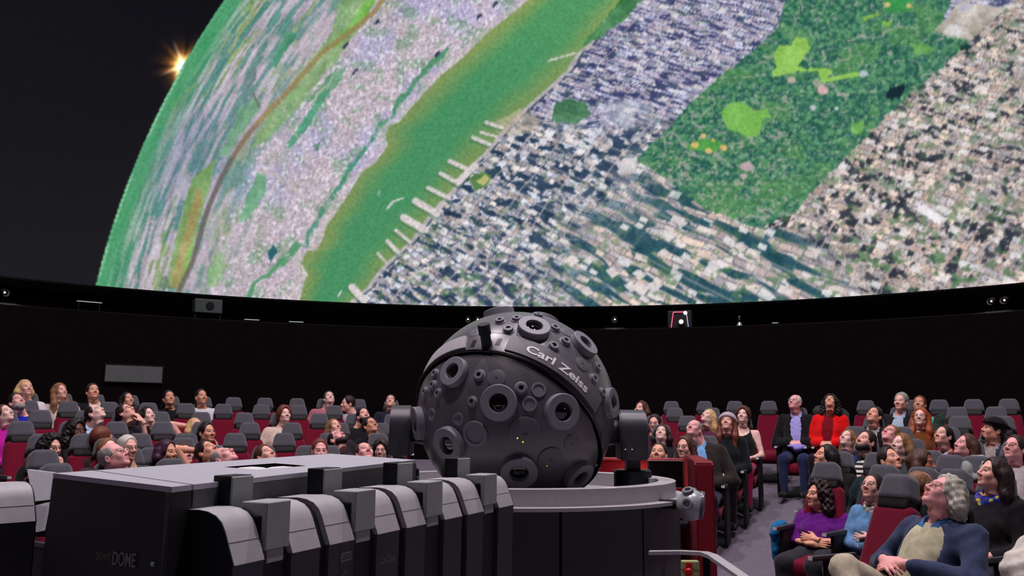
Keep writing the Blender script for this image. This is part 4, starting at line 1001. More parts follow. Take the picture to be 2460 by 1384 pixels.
# ---------------------------------------------------------------- control desk, hand rail, emergency stop
M_redp = mat('console_red_paint', rgb(118, 16, 34), 0.55, var=0.14, scale=60, spec=0.25)
M_redpale = mat('console_red_edge', rgb(168, 74, 88), 0.5, var=0.1)
M_screen = mat('monitor_black', rgb(18, 15, 18), 0.25, spec=0.4)
# back wall of the desk and the slanted end panel
pA = at_y(1436, 1098, 7.35); pB = at_y(1662, 1103, 7.2)
HD = (pA[2] + pB[2]) / 2
pC = at_y(1690, 1109, 5.95)
cb = Vector(((pA[0] + pB[0]) / 2, (pA[1] + pB[1]) / 2, 0))
cd = empty('control_desk', cb)
L2 = lambda p: Vector((p[0], p[1], 0)) - cb
def wall_seg(name, a, b, z0, z1, th, m_, parent, bev=0.006):
    a, b = Vector(a), Vector(b); d = b - a; l = d.length; an = math.atan2(d.y, d.x)
    bm = bmesh.new(); box(bm, (0, 0, 0), (l, th, z1 - z0), Matrix.Translation((a + b) / 2 + Vector((0, 0, (z0 + z1) / 2))) @ Matrix.Rotation(an, 4, 'Z'), bevel=bev)
    return bm_obj(name, bm, m_, parent)
wall_seg('back_panel', L2(pA), L2(pB), 0.0, HD - 0.02, 0.06, M_redp, cd)
wall_seg('top_rail', L2(pA), L2(pB), HD - 0.02, HD, 0.075, M_redpale, cd)
e0 = L2(at_y(1702, 1108, 6.25)); e1 = L2(at_y(1690, 1110, 5.9))
# end panel: a broad slab whose front edge leans back
zt = pC[2]; dirv = (L2(pB) - L2(at_y(1694, 1109, 5.95))); dirv.z = 0; dirv.normalize()
fr = L2(at_y(1692, 1109, 5.95)); ln_ = 1.0
def slab2(name, prof, th, m_, bev=0.0):
    """prof = (along, z) outline of the slab; along runs from the front edge to the back wall"""
    n = Vector((dirv.y, -dirv.x, 0)); bm = bmesh.new()
    a = [bm.verts.new(fr + dirv * s + n * (th / 2) + Vector((0, 0, z))) for s, z in prof]; b = [bm.verts.new(fr + dirv * s - n * (th / 2) + Vector((0, 0, z))) for s, z in prof]
    k = len(prof); bm.faces.new(a); bm.faces.new(b[::-1])
    for i in range(k): bm.faces.new((a[i], a[(i + 1) % k], b[(i + 1) % k], b[i]))
    if bev: bmesh.ops.bevel(bm, geom=bm.edges[:], offset=bev, segments=2, affect='EDGES')
    return bm_obj(name, bm, m_, cd)
slab2('end_panel', [(-0.10, 0.0), (0.02, zt - 0.012), (0.10, zt), (1.2, zt), (1.2, 0.0)], 0.12, M_redp, 0.012)
# desk top and shelf inside, two monitors seen from the back
tp = wall_seg('desk_top', L2(pA) + Vector((0, -0.38, 0)), L2(pB) + Vector((-0.1, -0.38, 0)), 0.70, 0.74, 0.70, M_black, cd)
tag(cd, 'control desk with dark red panels behind the star projector', 'desk')
mA = at_y(1556, 1106, 6.75); mB = at_y(1640, 1106, 6.75); mC = at_y(1598, 1166, 6.75)
mo = empty('monitor', ((mA[0] + mB[0]) / 2, mA[1], 0.74))
mw = mB[0] - mA[0]; mh = mA[2] - mC[2] + 0.02
bm = bmesh.new(); box(bm, (0, 0, mA[2] - 0.74 - mh / 2), (mw, 0.045, mh), bevel=0.012); bm_obj('case', bm, M_screen, mo)
bm = bmesh.new(); box(bm, (0, 0.03, (mA[2] - 0.74 - mh) / 2 + 0.03), (0.06, 0.04, mA[2] - 0.74 - mh + 0.10)); bm_obj('stand', bm, M_black, mo)
bm = bmesh.new(); box(bm, (0, 0.03, 0.008), (0.22, 0.16, 0.016), bevel=0.004); bm_obj('foot', bm, M_black, mo)
bm = bmesh.new(); z_ = mA[2] - 0.74 - mh / 2; fr_ = (0.04, 0.035)
for q0, q1 in (((-mw / 2, -mh / 2), (mw / 2, -mh / 2)), ((mw / 2, -mh / 2), (mw / 2, mh / 2)), ((mw / 2, mh / 2), (-mw / 2, mh / 2)), ((-mw / 2, mh / 2), (-mw / 2, -mh / 2))):
    tube(bm, [(q0[0] * 0.985, -0.024, z_ + q0[1] * 0.97), (q1[0] * 0.985, -0.024, z_ + q1[1] * 0.97)], 0.0025, 4)
bm_obj('bezel_edge', bm, M_greybox, mo)
tag(mo, 'black computer monitor standing on the red control desk', 'monitor')
# desk lamp that glows on the red panel
lp = at_y(1526, 1140, 7.05)
dl_ = empty('desk_lamp', (lp[0], lp[1], 0.74))
bm = bmesh.new(); lathe(bm, [(0.06, 0), (0.06, 0.012), (0.01, 0.02), (0.01, lp[2] - 0.78), (0, lp[2] - 0.78)], 16); bm_obj('stand', bm, M_black, dl_, True)
bm = bmesh.new(); lathe(bm, [(0.045, -0.03), (0.05, 0.02), (0.02, 0.05), (0, 0.05)], 20, Matrix.Translation((0, 0, lp[2] - 0.80))); bm_obj('lamp_shade', bm, M_silver, dl_, True)
bm = bmesh.new(); bmesh.ops.create_icosphere(bm, subdivisions=2, radius=0.022, matrix=Matrix.Translation((0, 0, lp[2] - 0.81))); bm_obj('bulb', bm, emis('orange_bulb', (1, 0.5, 0.15), 4.0), dl_, True)
ld = bpy.data.lights.new('desk_lamp_light', 'POINT'); ld.energy = 3.5; ld.color = (1.0, 0.45, 0.25); ld.shadow_soft_size = 0.03
lo = bpy.data.objects.new('desk_lamp_light', ld); col.objects.link(lo); lo.parent = dl_; lo.location = (0.02, 0.05, lp[2] - 0.82)
tag(dl_, 'small glowing desk lamp against the red panel beside the monitor', 'lamp')
# hand rail in front
q = [at_y(x, y, d) for x, y, d in ((1560, 1328, 4.45), (1636, 1327, 4.4), (1692, 1330, 4.3), (1712, 1337, 4.2), (1780, 1384, 3.95), (1850, 1434, 3.7))]
hb = Vector((q[2][0], q[2][1], 0)); hr = empty('hand_rail', hb)
bm = bmesh.new(); rings = []
pts = [Vector(p_) - hb for p_ in q]
for i, p_ in enumerate(pts):
    tn = (pts[min(i + 1, len(pts) - 1)] - pts[max(i - 1, 0)]).normalized(); sd = tn.cross(Vector((0, 0, 1))).normalized(); u2 = sd.cross(tn)
    rings.append([bm.verts.new(p_ + sd * a * 0.024 + u2 * b * 0.008) for a, b in ((-1, -1), (1, -1), (1, 1), (-1, 1))])
for a, b in zip(rings[:-1], rings[1:]):
    for k in range(4): bm.faces.new((a[k], a[(k + 1) % 4], b[(k + 1) % 4], b[k]))
bm.faces.new(rings[0][::-1]); bm.faces.new(rings[-1]); bm_obj('rail', bm, M_grey, hr)
for k in (2, 4):
    bm = bmesh.new(); tube(bm, [pts[k] + Vector((0.01, 0, -0.008)), Vector((pts[k].x + 0.01, pts[k].y, 0.0))], 0.018, 10); bm_obj('post', bm, M_black, hr, True)
tag(hr, 'flat grey hand rail bending down beside the pedestal', 'rail')
s0 = at_y(1658, 1372, 4.62)
es = empty('emergency_stop', (s0[0], s0[1], 0.0))
bm = bmesh.new(); box(bm, (0, 0.03, s0[2] / 2 - 0.05), (0.05, 0.03, s0[2] - 0.02)); bm_obj('stand', bm, M_black, es)
bm = bmesh.new(); box(bm, (0, 0, s0[2]), (0.085, 0.05, 0.10), Matrix.Rotation(0.0, 4, 'Z'), bevel=0.006); hb_ = bm_obj('case', bm, mat('yellow_green_case', rgb(168, 172, 120), 0.5), es)
bm = bmesh.new(); box(bm, (0, -0.001, s0[2] + 0.012), (0.087, 0.052, 0.003)); bm_obj('case_joint', bm, mat('case_joint', rgb(110, 112, 84), 0.5), hb_)
bm = bmesh.new(); lathe(bm, [(0.020, 0), (0.020, 0.018), (0.014, 0.024), (0, 0.025)], 20, Matrix.Translation((-0.014, -0.025, s0[2])) @ Matrix.Rotation(R_(90), 4, 'X')); bm_obj('push_button', bm, mat('button_red', rgb(200, 20, 24), 0.35), es, True)
bm = bmesh.new(); box(bm, (-0.010, -0.027, s0[2] + 0.032), (0.03, 0.006, 0.02)); bm_obj('red_tag', bm, mat('button_red', rgb(200, 20, 24), 0.35), es)
tag(es, 'yellow-green emergency stop box with red push button under the rail', 'button box')
# ---------------------------------------------------------------- theatre seats
ROW = dict(A=8.5, B=7.65, C=6.75, D=5.85, E=5.0, F=4.15, G=3.35, H=2.5)
ROWN = dict(A='back row against the black wall', B='second row from the wall', C='third row from the wall', D='fourth row from the wall', E='fifth row from the wall', F='third row out from the projector', G='second row out from the projector', H='row nearest the projector')
M_headrest = mat('headrest_grey_fabric', rgb(84, 83, 92), 0.9, var=0.16, scale=120, bump=0.35, bscale=700, spec=0.1, sheen=0.3)
M_red = mat('seat_red_fabric', rgb(116, 16, 44), 0.9, var=0.16, scale=90, bump=0.35, bscale=600, spec=0.08, sheen=0.1)
M_seatblk = mat('seat_black_shell', rgb(20, 17, 20), 0.6, spec=0.3)
M_armtop = mat('armrest_top', rgb(66, 60, 68), 0.5, var=0.1)
M_plate = mat('seat_number_plate', rgb(226, 222, 230), 0.4)
# signed distance helpers and surface nets: soft shapes are grown from these
def sd_ell(p, c, r):
    q = (p - np.array(c, np.float32)) / np.array(r, np.float32)
    k0 = np.sqrt((q * q).sum(1)); q = q / np.array(r, np.float32); k1 = np.sqrt((q * q).sum(1)) + 1e-9
    return k0 * (k0 - 1) / k1
def sd_cap(p, a, b, ra, rb):
    a = np.array(a, np.float32); ba = np.array(b, np.float32) - a; pa = p - a
    h = np.clip(pa @ ba / (ba @ ba + 1e-12), 0, 1)
    d = pa - h[:, None] * ba
    return np.sqrt((d * d).sum(1)) - (ra + (rb - ra) * h)
def smin(a, b, k):
    h = np.clip(0.5 + 0.5 * (b - a) / k, 0, 1); return b + (a - b) * h - k * h * (1 - h)
def smax(a, b, k): return -smin(-a, -b, k)
def nets(f, lo, hi, h):
    """surface nets of f<0 inside the box lo..hi with cell size h"""
    lo = np.array(lo, float); n = np.ceil((np.array(hi, float) - lo) / h).astype(int) + 1
    ax = [lo[i] + h * np.arange(n[i]) for i in range(3)]
    P = np.stack(np.meshgrid(*ax, indexing='ij'), -1).reshape(-1, 3).astype(np.float32)
    D = f(P).reshape(n).astype(np.float32)
    D[0] = D[-1] = 1; D[:, 0] = D[:, -1] = 1; D[:, :, 0] = D[:, :, -1] = 1
    c = [D[i:n[0] - 1 + i, j:n[1] - 1 + j, k:n[2] - 1 + k] for i in (0, 1) for j in (0, 1) for k in (0, 1)]
    s = np.stack([x < 0 for x in c]); act = s.any(0) & ~s.all(0)
    idx = np.full(act.shape, -1, np.int64); cells = np.argwhere(act); m_ = len(cells)
    idx[act] = np.arange(m_)
    cv = np.stack([x[act] for x in c], 1)
    cor = np.array([(i, j, k) for i in (0, 1) for j in (0, 1) for k in (0, 1)], np.float32)
    acc = np.zeros((m_, 3), np.float32); cnt = np.zeros(m_, np.float32)
    for a in range(8):
        for b in range(a + 1, 8):
            if np.abs(cor[a] - cor[b]).sum() != 1: continue
            va, vb = cv[:, a], cv[:, b]; x = (va < 0) != (vb < 0)
            t = np.where(x, va / np.where(x, va - vb, 1), 0)
            acc += np.where(x, 1, 0)[:, None] * (cor[a] + (cor[b] - cor[a]) * t[:, None]); cnt += x
    V = (cells + acc / np.maximum(cnt, 1)[:, None]) * h + lo
    Q = []
    for ax_ in range(3):
        o1, o2 = [(1, 2), (2, 0), (0, 1)][ax_]
        sl = [slice(0, n[i]) for i in range(3)]; sA = list(sl); sB = list(sl)
        sA[ax_] = slice(0, n[ax_] - 1); sB[ax_] = slice(1, n[ax_])
        sg = D < 0
        ch = sg[tuple(sA)] != sg[tuple(sB)]
        e = np.argwhere(ch)
        if not len(e): continue
        e = e[(e[:, o1] > 0) & (e[:, o2] > 0) & (e[:, o1] < n[o1] - 1) & (e[:, o2] < n[o2] - 1)]
        fl_ = sg[tuple(e.T)]
        def g(d1, d2):
            q = e.copy(); q[:, o1] -= d1; q[:, o2] -= d2; return idx[tuple(q.T)]
        a, b, c_, d = g(1, 1), g(0, 1), g(0, 0), g(1, 0)
        q = np.stack([a, b, c_, d], 1); q[~fl_] = q[~fl_][:, ::-1]
        Q.append(q)
    return V, np.concatenate(Q)
def cushion(prof, th, bev, seg=3):
    """rounded slab: prof = list of (x, z) outline; thickness along y, bevelled"""
    bm = bmesh.new()
    a = [bm.verts.new((x, -th / 2, z)) for x, z in prof]; b = [bm.verts.new((x, th / 2, z)) for x, z in prof]
    n = len(prof); fa = bm.faces.new(a); fb = bm.faces.new(b[::-1])
    for i in range(n): bm.faces.new((a[i], b[i], b[(i + 1) % n], a[(i + 1) % n]))
    es = list(fa.edges) + list(fb.edges)
    bmesh.ops.bevel(bm, geom=es, offset=bev, segments=seg, profile=0.6, affect='EDGES')
    big = sorted(bm.faces, key=lambda f: -f.calc_area())[:2]
    bmesh.ops.inset_individual(bm, faces=big, thickness=min(0.006, bev * 0.3))
    return bm
def rounded(pts, r, k=4):
    """round the corners of a 2D outline"""
    out = []; n = len(pts)
    for i in range(n):
        p0, p1, p2 = Vector(pts[i - 1]), Vector(pts[i]), Vector(pts[(i + 1) % n])
        rr = r[i] if isinstance(r, (list, tuple)) else r
        a = p1 + (p0 - p1).normalized() * rr; b = p1 + (p2 - p1).normalized() * rr
        for j in range(k + 1):
            t = j / k; q = a.lerp(p1, t).lerp(p1.lerp(b, t), t); out.append((q.x, q.y))
    return out
def smooth_me(bm, name):
    me = bpy.data.meshes.new(name); bmesh.ops.recalc_face_normals(bm, faces=bm.faces); bm.to_mesh(me); bm.free()
    me.polygons.foreach_set('use_smooth', np.full(len(me.polygons), True))
    try: me.set_sharp_from_angle(angle=R_(50))
    except Exception: pass
    return me
TILT = R_(20)
def tilted(bm, y0, z0):
    M = Matrix.Translation((0, y0, z0)) @ Matrix.Rotation(-TILT, 4, 'X')
    for v_ in bm.verts: v_.co = M @ v_.co
    return bm
def seat_proto():
    P = []
    def pad(z0, z1, w0, w1, th, rr, h, M, cz=0.0):
        """soft pad: trapezoid outline in x/z, thickness th in y, rounding rr"""
        def f(p):
            tz = np.clip((p[:, 2] - z0) / (z1 - z0), -0.2, 1.2); wz = w0 + (w1 - w0) * tz
            q = np.stack([np.abs(p[:, 0]) - wz + rr, np.abs(p[:, 1]) - th / 2 + rr, np.abs(p[:, 2] - (z0 + z1) / 2) - (z1 - z0) / 2 + rr], 1)
            return np.sqrt((np.maximum(q, 0) ** 2).sum(1)) + np.minimum(q.max(1), 0) - rr - cz * (1 - (p[:, 0] / w0) ** 2)
        V, Q = nets(f, (-w0 - 0.04, -th / 2 - 0.04, z0 - 0.04), (w0 + 0.04, th / 2 + 0.04, z1 + 0.04), h)
        V = np.array([tuple(M @ Vector(v)) for v in V]); return np_mesh('pad', V, Q)
    MT = Matrix.Translation((0, 0, 0.36)) @ Matrix.Rotation(-TILT, 4, 'X')
    P.append(('headrest', pad(0.625, 0.80, 0.130, 0.094, 0.14, 0.040, 0.0095, MT), M_headrest))
    P.append(('headrest_base', pad(0.565, 0.66, 0.112, 0.118, 0.115, 0.025, 0.012, MT), M_seatblk))
    P.append(('backrest', pad(0.02, 0.60, 0.205, 0.145, 0.125, 0.045, 0.014, Matrix.Translation((0, 0.01, 0.36)) @ Matrix.Rotation(-TILT, 4, 'X')), M_red))
    bm = cushion(rounded([(-0.20, 0.0), (0.20, 0.0), (0.11, 0.66), (-0.11, 0.66)], 0.04), 0.03, 0.008, 2); P.append(('back_shell', smooth_me(tilted(bm, 0.085, 0.36), 'back_shell'), M_seatblk))
    P.append(('seat_cushion', pad(-0.24, 0.24, 0.205, 0.205, 0.12, 0.045, 0.016, Matrix.Translation((0, -0.20, 0.355)) @ Matrix.Rotation(R_(95), 4, 'X')), M_red))
    bm = bmesh.new(); box(bm, (0, -0.19, 0.285), (0.40, 0.44, 0.05), bevel=0.01); P.append(('seat_pan', smooth_me(bm, 'seat_pan'), M_seatblk))
    for s in (-1, 1):
        bm = bmesh.new(); box(bm, (s * 0.228, -0.13, 0.61), (0.042, 0.40, 0.032), bevel=0.010); P.append(('armrest', smooth_me(bm, 'armrest'), M_armtop))
        bm = bmesh.new(); box(bm, (s * 0.228, -0.06, 0.30), (0.03, 0.30, 0.595), bevel=0.006); P.append(('side_panel', smooth_me(bm, 'side_panel'), M_seatblk))
        bm = bmesh.new(); box(bm, (s * 0.228, -0.332, 0.612), (0.034, 0.006, 0.022)); P.append(('number_plate', smooth_me(bm, 'number_plate'), M_plate))
    for _, me, mm in P: me.materials.append(mm)
    return [(n, me) for n, me, _ in P]
SEAT = seat_proto()
def ring_point(px, r, far=True):
    d = ray(px, 1050); dh = np.array([d[0], d[1]]) / np.hypot(d[0], d[1]); e = CAM[:2]
    b = e @ dh; disc = b * b - e @ e + r * r
    if disc < 0: disc = 0
    t = -b + math.sqrt(disc) if far else -b - math.sqrt(disc)
    return e + dh * t
def face_centre(p):
    f = -p / np.hypot(*p); g = CAM[:2] - p; g = g / np.hypot(*g); f = f * 0.6 + g * 0.4     # the rows curve a little less than a full ring
    return math.atan2(f[0], -f[1])
SEATS = []
def seat(px, row, label, r=None):
    p = ring_point(px, r or ROW[row]); rad = np.hypot(*p)
    # the head rest stands about 0.3 m behind the seat origin: shift so that it falls on the measured column
    rz = face_centre(p); p = p + np.array([math.sin(rz), -math.cos(rz)]) * 0.255
    t = empty('theatre_seat', (p[0], p[1], floor_z(np.hypot(*p))), rz)
    for n, me in SEAT:
        o = bpy.data.objects.new(n, me); col.objects.link(o); o.parent = t
    tag(t, label, 'seat', 'theatre seats around the projector')
    SEATS.append((row, math.atan2(p[0], p[1]), np.hypot(*p), label))
    return t
# ---------------------------------------------------------------- people: bodies grown from signed distance fields
# ---- head in its own frame: face looks to -y, origin between the ears
def head_sdf(fem, old=0.0):
    jw = 0.92 if fem else 1.0
    def f(p):
        q = p.copy(); q[:, 0] = np.abs(q[:, 0])
        d = sd_ell(q, (0, 0.012, 0.030), (0.075, 0.094, 0.086))
        d = smin(d, sd_ell(q, (0, -0.030, -0.045), (0.056 * jw, 0.060, 0.070)), 0.04)
        d = smin(d, sd_ell(q, (0.040 * jw, -0.004, -0.066), (0.022, 0.034, 0.024)), 0.035)
        d = smin(d, sd_ell(q, (0, -0.070, -0.098), (0.024 * jw, 0.020, 0.018)), 0.03)
        d = smin(d, sd_ell(q, (0.036, -0.064, -0.028), (0.024, 0.020, 0.022)), 0.028)
        d = smin(d, sd_cap(q, (0, -0.083, 0.022), (0.036, -0.076, 0.022), 0.010, 0.009), 0.022)
        d = smax(d, -sd_ell(q, (0.031, -0.101, 0.002), (0.019, 0.018, 0.013)), 0.016)
        d = np.minimum(d, sd_ell(q, (0.031, -0.0775, 0.001), (0.0135, 0.0125, 0.0115)))
        d = smin(d, sd_cap(q, (0.018, -0.0885, 0.009), (0.043, -0.0835, 0.008), 0.0035, 0.003), 0.006)
        n = sd_cap(q, (0, -0.087, 0.012), (0, -0.112, -0.030), 0.0075, 0.0105)
        n = smin(n, sd_ell(q, (0.012, -0.101, -0.036), (0.0085, 0.011, 0.0085)), 0.008)
        d = smin(d, n, 0.012)
        d = smin(d, sd_ell(q, (0, -0.091, -0.062), (0.022, 0.010, 0.0055)), 0.006)
        d = smin(d, sd_ell(q, (0, -0.089, -0.073), (0.018, 0.010, 0.0065)), 0.006)
        e = sd_ell(q, (0.077, 0.014, -0.010), (0.010, 0.020, 0.032)); e = smax(e, -sd_ell(q, (0.087, 0.010, -0.008), (0.008, 0.011, 0.018)), 0.006)
        d = smin(d, e, 0.008)
        d = smin(d, sd_cap(q, (0, 0.018, -0.06), (0, 0.034, -0.13), 0.052, 0.050), 0.03)
        return d
    return f
def head_mask(V, fem):
    x = np.abs(V[:, 0]); y, z = V[:, 1], V[:, 2]; fr = y < -0.06
    g = lambda dx, dz, rx, rz: np.clip(1.6 - 1.2 * np.sqrt((dx / rx) ** 2 + (dz / rz) ** 2), 0, 1)
    lips = np.maximum(g(x, z + 0.062, 0.022, 0.0065), g(x, z + 0.073, 0.018, 0.0075)) * fr
    brow = g(x - 0.032, z - 0.0235 + 4.0 * (x - 0.032) ** 2, 0.020, 0.0060) * fr
    eye = g(x - 0.031, z - 0.001, 0.0145, 0.0065) * (y < -0.072)
    iris = g(x - 0.030, z - 0.002, 0.0072, 0.0078) * (y < -0.076)
    lash = np.maximum(g(x - 0.031, z - 0.0085, 0.017, 0.0035), 0.7 * g(x - 0.031, z + 0.0075, 0.015, 0.0028)) * fr
    brow = np.maximum(brow, lash * 0.9)
    return np.stack([lips, brow, eye, iris], 1)
_heads = {}
def head_geo(fem, h):
    k = (fem, h)
    if k not in _heads:
        V, Q = nets(head_sdf(fem), (-0.105, -0.145, -0.15), (0.105, 0.125, 0.13), h)
        _heads[k] = (V, Q, head_mask(V, fem))
    return _heads[k]
# ---- hand: wrist at origin, fingers to -y, palm down, thumb to +x
def hand_sdf(p):
    d = sd_ell(p, (0, -0.048, 0), (0.040, 0.052, 0.016))
    d = smin(d, sd_cap(p, (0, 0.03, 0), (0, -0.015, 0), 0.026, 0.026), 0.02)
    for x, l in ((-0.031, 0.055), (-0.011, 0.070), (0.010, 0.076), (0.030, 0.068)):
        a = (x * 0.92, -0.086, 0.002); b = (x * 1.05, -0.086 - l * 0.52, -0.006); c = (x * 1.08, -0.086 - l * 0.80, -0.026); e = (x * 1.05, -0.086 - l * 0.86, -0.046)
        f = np.minimum(sd_cap(p, a, b, 0.0095, 0.0088), np.minimum(sd_cap(p, b, c, 0.0088, 0.0080), sd_cap(p, c, e, 0.0080, 0.0072)))
        d = smin(d, f, 0.006)
    t = np.minimum(sd_cap(p, (0.028, -0.022, -0.004), (0.054, -0.052, -0.012), 0.015, 0.0115), sd_cap(p, (0.054, -0.052, -0.012), (0.056, -0.088, -0.022), 0.0112, 0.0085))
    return smin(d, t, 0.010)
_hand = {}
def hand_geo(h):
    if h not in _hand: _hand[h] = nets(hand_sdf, (-0.06, -0.18, -0.075), (0.085, 0.04, 0.035), h)
    return _hand[h]
def axes(o, ydir, zup, flip):
    """matrix taking hand frame to body frame: -y along ydir"""
    y = -np.array(ydir, float); y /= np.linalg.norm(y); z = np.array(zup, float); z -= y * (z @ y); z /= np.linalg.norm(z)
    x = np.cross(y, z) * (-1 if flip else 1)
    return np.stack([x, y, z], 1), np.array(o, float)
def join(parts):
    V = []; Q = []; A = []; o = 0
    for v, q, a in parts:
        V.append(v); Q.append(q + o); A.append(a if a is not None else np.zeros((len(v), 4))); o += len(v)
    return np.concatenate(V), np.concatenate(Q), np.concatenate(A)
# ---- skeleton of a seated figure (seat frame: -y forward)
def pose(kind, wide=1.0):
    sh = np.array([0.175 * wide, 0.150, 0.905])
    P = {}
    if kind == 'lap': L = dict(el=(0.255 * wide, 0.075, 0.655), wr=(0.085, -0.165, 0.625), hd=(-0.45, -0.7, -0.25), up=(0.3, 0, 1))
    elif kind == 'clasp': L = dict(el=(0.265 * wide, 0.06, 0.655), wr=(0.075, -0.135, 0.665), hd=(-0.85, -0.45, -0.15), up=(0.2, -0.6, 0.8))
    elif kind == 'belly': L = dict(el=(0.275 * wide, 0.05, 0.70), wr=(0.065, -0.165, 0.765), hd=(-0.9, -0.35, -0.1), up=(0.2, -0.6, 0.8))
    elif kind == 'rest': L = dict(el=(0.275 * wide, 0.09, 0.67), wr=(0.24, -0.16, 0.655), hd=(0, -1, -0.1), up=(0, 0, 1))
    elif kind == 'cross': L = dict(el=(0.235 * wide, 0.015, 0.665), wr=(0.02, -0.115, 0.715), hd=(-0.95, 0.15, 0.15), up=(0, -1, 0.3))
    P['L'] = L; R = {k: (np.array(v) * np.array([-1, 1, 1])) for k, v in L.items()}
    if kind == 'cross': R['wr'] = np.array((-0.02, -0.135, 0.670)); R['hd'] = np.array((0.95, 0.15, 0.05))
    P['R'] = R
    for s in P: P[s] = {k: np.array(v, float) for k, v in P[s].items()}
    P['sh'] = sh
    return P
def arms_of(P, side):
    s = 1 if side == 'L' else -1
    return P['sh'] * np.array([s, 1, 1]), P[side]['el'], P[side]['wr']
def torso_sdf(p, k, off, fem, wd=1.0):
    """k = girth"""
    q = p.copy(); q[:, 0] = np.abs(q[:, 0])
    d = sd_ell(q, (0, -0.01, 0.52), (0.175 * k + off, 0.135 + off, 0.11 + off))
    d = smin(d, sd_ell(q, (0, 0.035, 0.66), (0.145 * k + off, 0.105 * k + off, 0.16 + off)), 0.07)
    d = smin(d, sd_ell(q, (0, 0.095, 0.80), (0.160 * k + off, 0.108 * k + off, 0.15 + off)), 0.07)
    if fem: d = smin(d, sd_ell(q, (0.075, 0.02, 0.785), (0.055 + off, 0.05 + off, 0.055 + off)), 0.05)
    d = smin(d, sd_cap(q, (0, 0.140, 0.925), (0.160 * wd, 0.150, 0.900), 0.052 + off, 0.050 + off), 0.06)
    return d
def wrinkle(p, a=0.004, s=1.0):
    return a * (np.sin(p[:, 0] * 41 * s + 3 * np.sin(p[:, 2] * 17)) * np.sin(p[:, 2] * 37 * s + 2.2 * np.sin(p[:, 1] * 23)))
_body = {}
def clothes(kind, fem, girth, wide, h, sleeve, hem=0.50, jacket=False, op=1.0):
    key = ('top', kind, fem, girth, wide, h, sleeve, hem, jacket, op)
    if key in _body: return _body[key]
    P = pose(kind, wide)
    def f(p):
        off = 0.016 if jacket else 0.009
        d = torso_sdf(p, girth, off, fem, wide)
        for s in ('L', 'R'):
            a, b, c = arms_of(P, s)
            if sleeve > 0:
                d = smin(d, sd_cap(p, a, b if sleeve >= 0.5 else a + (b - a) * sleeve * 2, 0.052 + off, 0.045 + off), 0.035)
            if sleeve > 0.5:
                e = b + (c - b) * min((sleeve - 0.5) * 2, 0.97)
                d = smin(d, sd_cap(p, b, e, 0.044 + off, 0.035 + off), 0.03)
        d = d + wrinkle(p, 0.005 if jacket else 0.0035)
        d = smax(d, (hem - p[:, 2]), 0.01)
        # neck opening
        d = smax(d, -sd_cap(p, (0, 0.125, 0.985), (0, 0.105, 1.10), 0.062 if fem else 0.058, 0.09), 0.012)
        if sleeve == 0:
            q = p.copy(); q[:, 0] = np.abs(q[:, 0]); d = smax(d, -sd_ell(q, (0.185, 0.15, 0.93), (0.075, 0.2, 0.12)), 0.02); d = smax(d, -sd_ell(q, (0, 0.05, 0.97), (0.095, 0.14, 0.095)), 0.02)
        if jacket:   # open front
            d = smax(d, -sd_ell(p, (0, -0.06, 0.86), (0.060 * op, 0.16, 0.20)), 0.012)
            d = smax(d, -sd_ell(p, (0, -0.14, 0.66), (0.045 * op, 0.14, 0.22)), 0.012)
        return d
    r = nets(f, (-0.40, -0.26, 0.44), (0.40, 0.33, 1.06), h); _body[key] = r
    return r
def skin_body(kind, fem, girth, wide, h, sleeve):
    """neck, core and bare arms up to the wrists; the part under the clothes is a little thinner"""
    key = ('skin', kind, fem, girth, wide, h)
    if key in _body: return _body[key]
    P = pose(kind, wide)
    def f(p):
        d = torso_sdf(p, girth, -0.008, fem, wide)
        d = smin(d, sd_cap(p, (0, 0.150, 0.90), (0, 0.142, 1.08), 0.058 if fem else 0.064, 0.048 if fem else 0.054), 0.05)
        for s in ('L', 'R'):
            a, b, c = arms_of(P, s)
            d = smin(d, sd_cap(p, a, b, 0.046, 0.038), 0.03); d = smin(d, sd_cap(p, b, c, 0.039, 0.026), 0.02)
        return d
    r = nets(f, (-0.36, -0.24, 0.42), (0.36, 0.30, 1.10), h); _body[key] = r
    return r
def leg_geo(h, girth, spread, knee=0.0):
    key = ('legs', h, girth, spread, knee)
    if key in _body: return _body[key]
    def f(p):
        q = p.copy(); q[:, 0] = np.abs(q[:, 0])
        d = sd_ell(q, (0, -0.01, 0.52), (0.18 * girth, 0.14, 0.11))
        if knee:
            q = p
            d = smin(d, sd_cap(q, (0.09, -0.02, 0.515), (spread, -0.44, 0.505), 0.095, 0.070), 0.05); d = smin(d, sd_cap(q, (spread, -0.44, 0.505), (spread, -0.46, 0.10), 0.066, 0.048), 0.03)
            d = smin(d, sd_cap(q, (-0.09, -0.02, 0.525), (-0.03, -0.44, 0.53 + knee), 0.105, 0.078), 0.05); d = smin(d, sd_cap(q, (-0.03, -0.44, 0.53 + knee), (0.20, -0.52, 0.33 + knee), 0.070, 0.050), 0.03)
            return smax(d, p[:, 2] - 0.62 - knee, 0.02) + wrinkle(p, 0.005)
        d = smin(d, sd_cap(q, (0.09, -0.02, 0.515), (spread, -0.44, 0.505), 0.095 * girth, 0.070), 0.05)
        d = smin(d, sd_cap(q, (spread, -0.44, 0.505), (spread + 0.005, -0.46, 0.10), 0.066, 0.048), 0.03)
        return smax(d, p[:, 2] - 0.60, 0.02) + wrinkle(p, 0.004)
    r = nets(f, (-0.33, -0.64, 0.05), (0.33, 0.17, 0.64 + knee), h); _body[key] = r
    return r
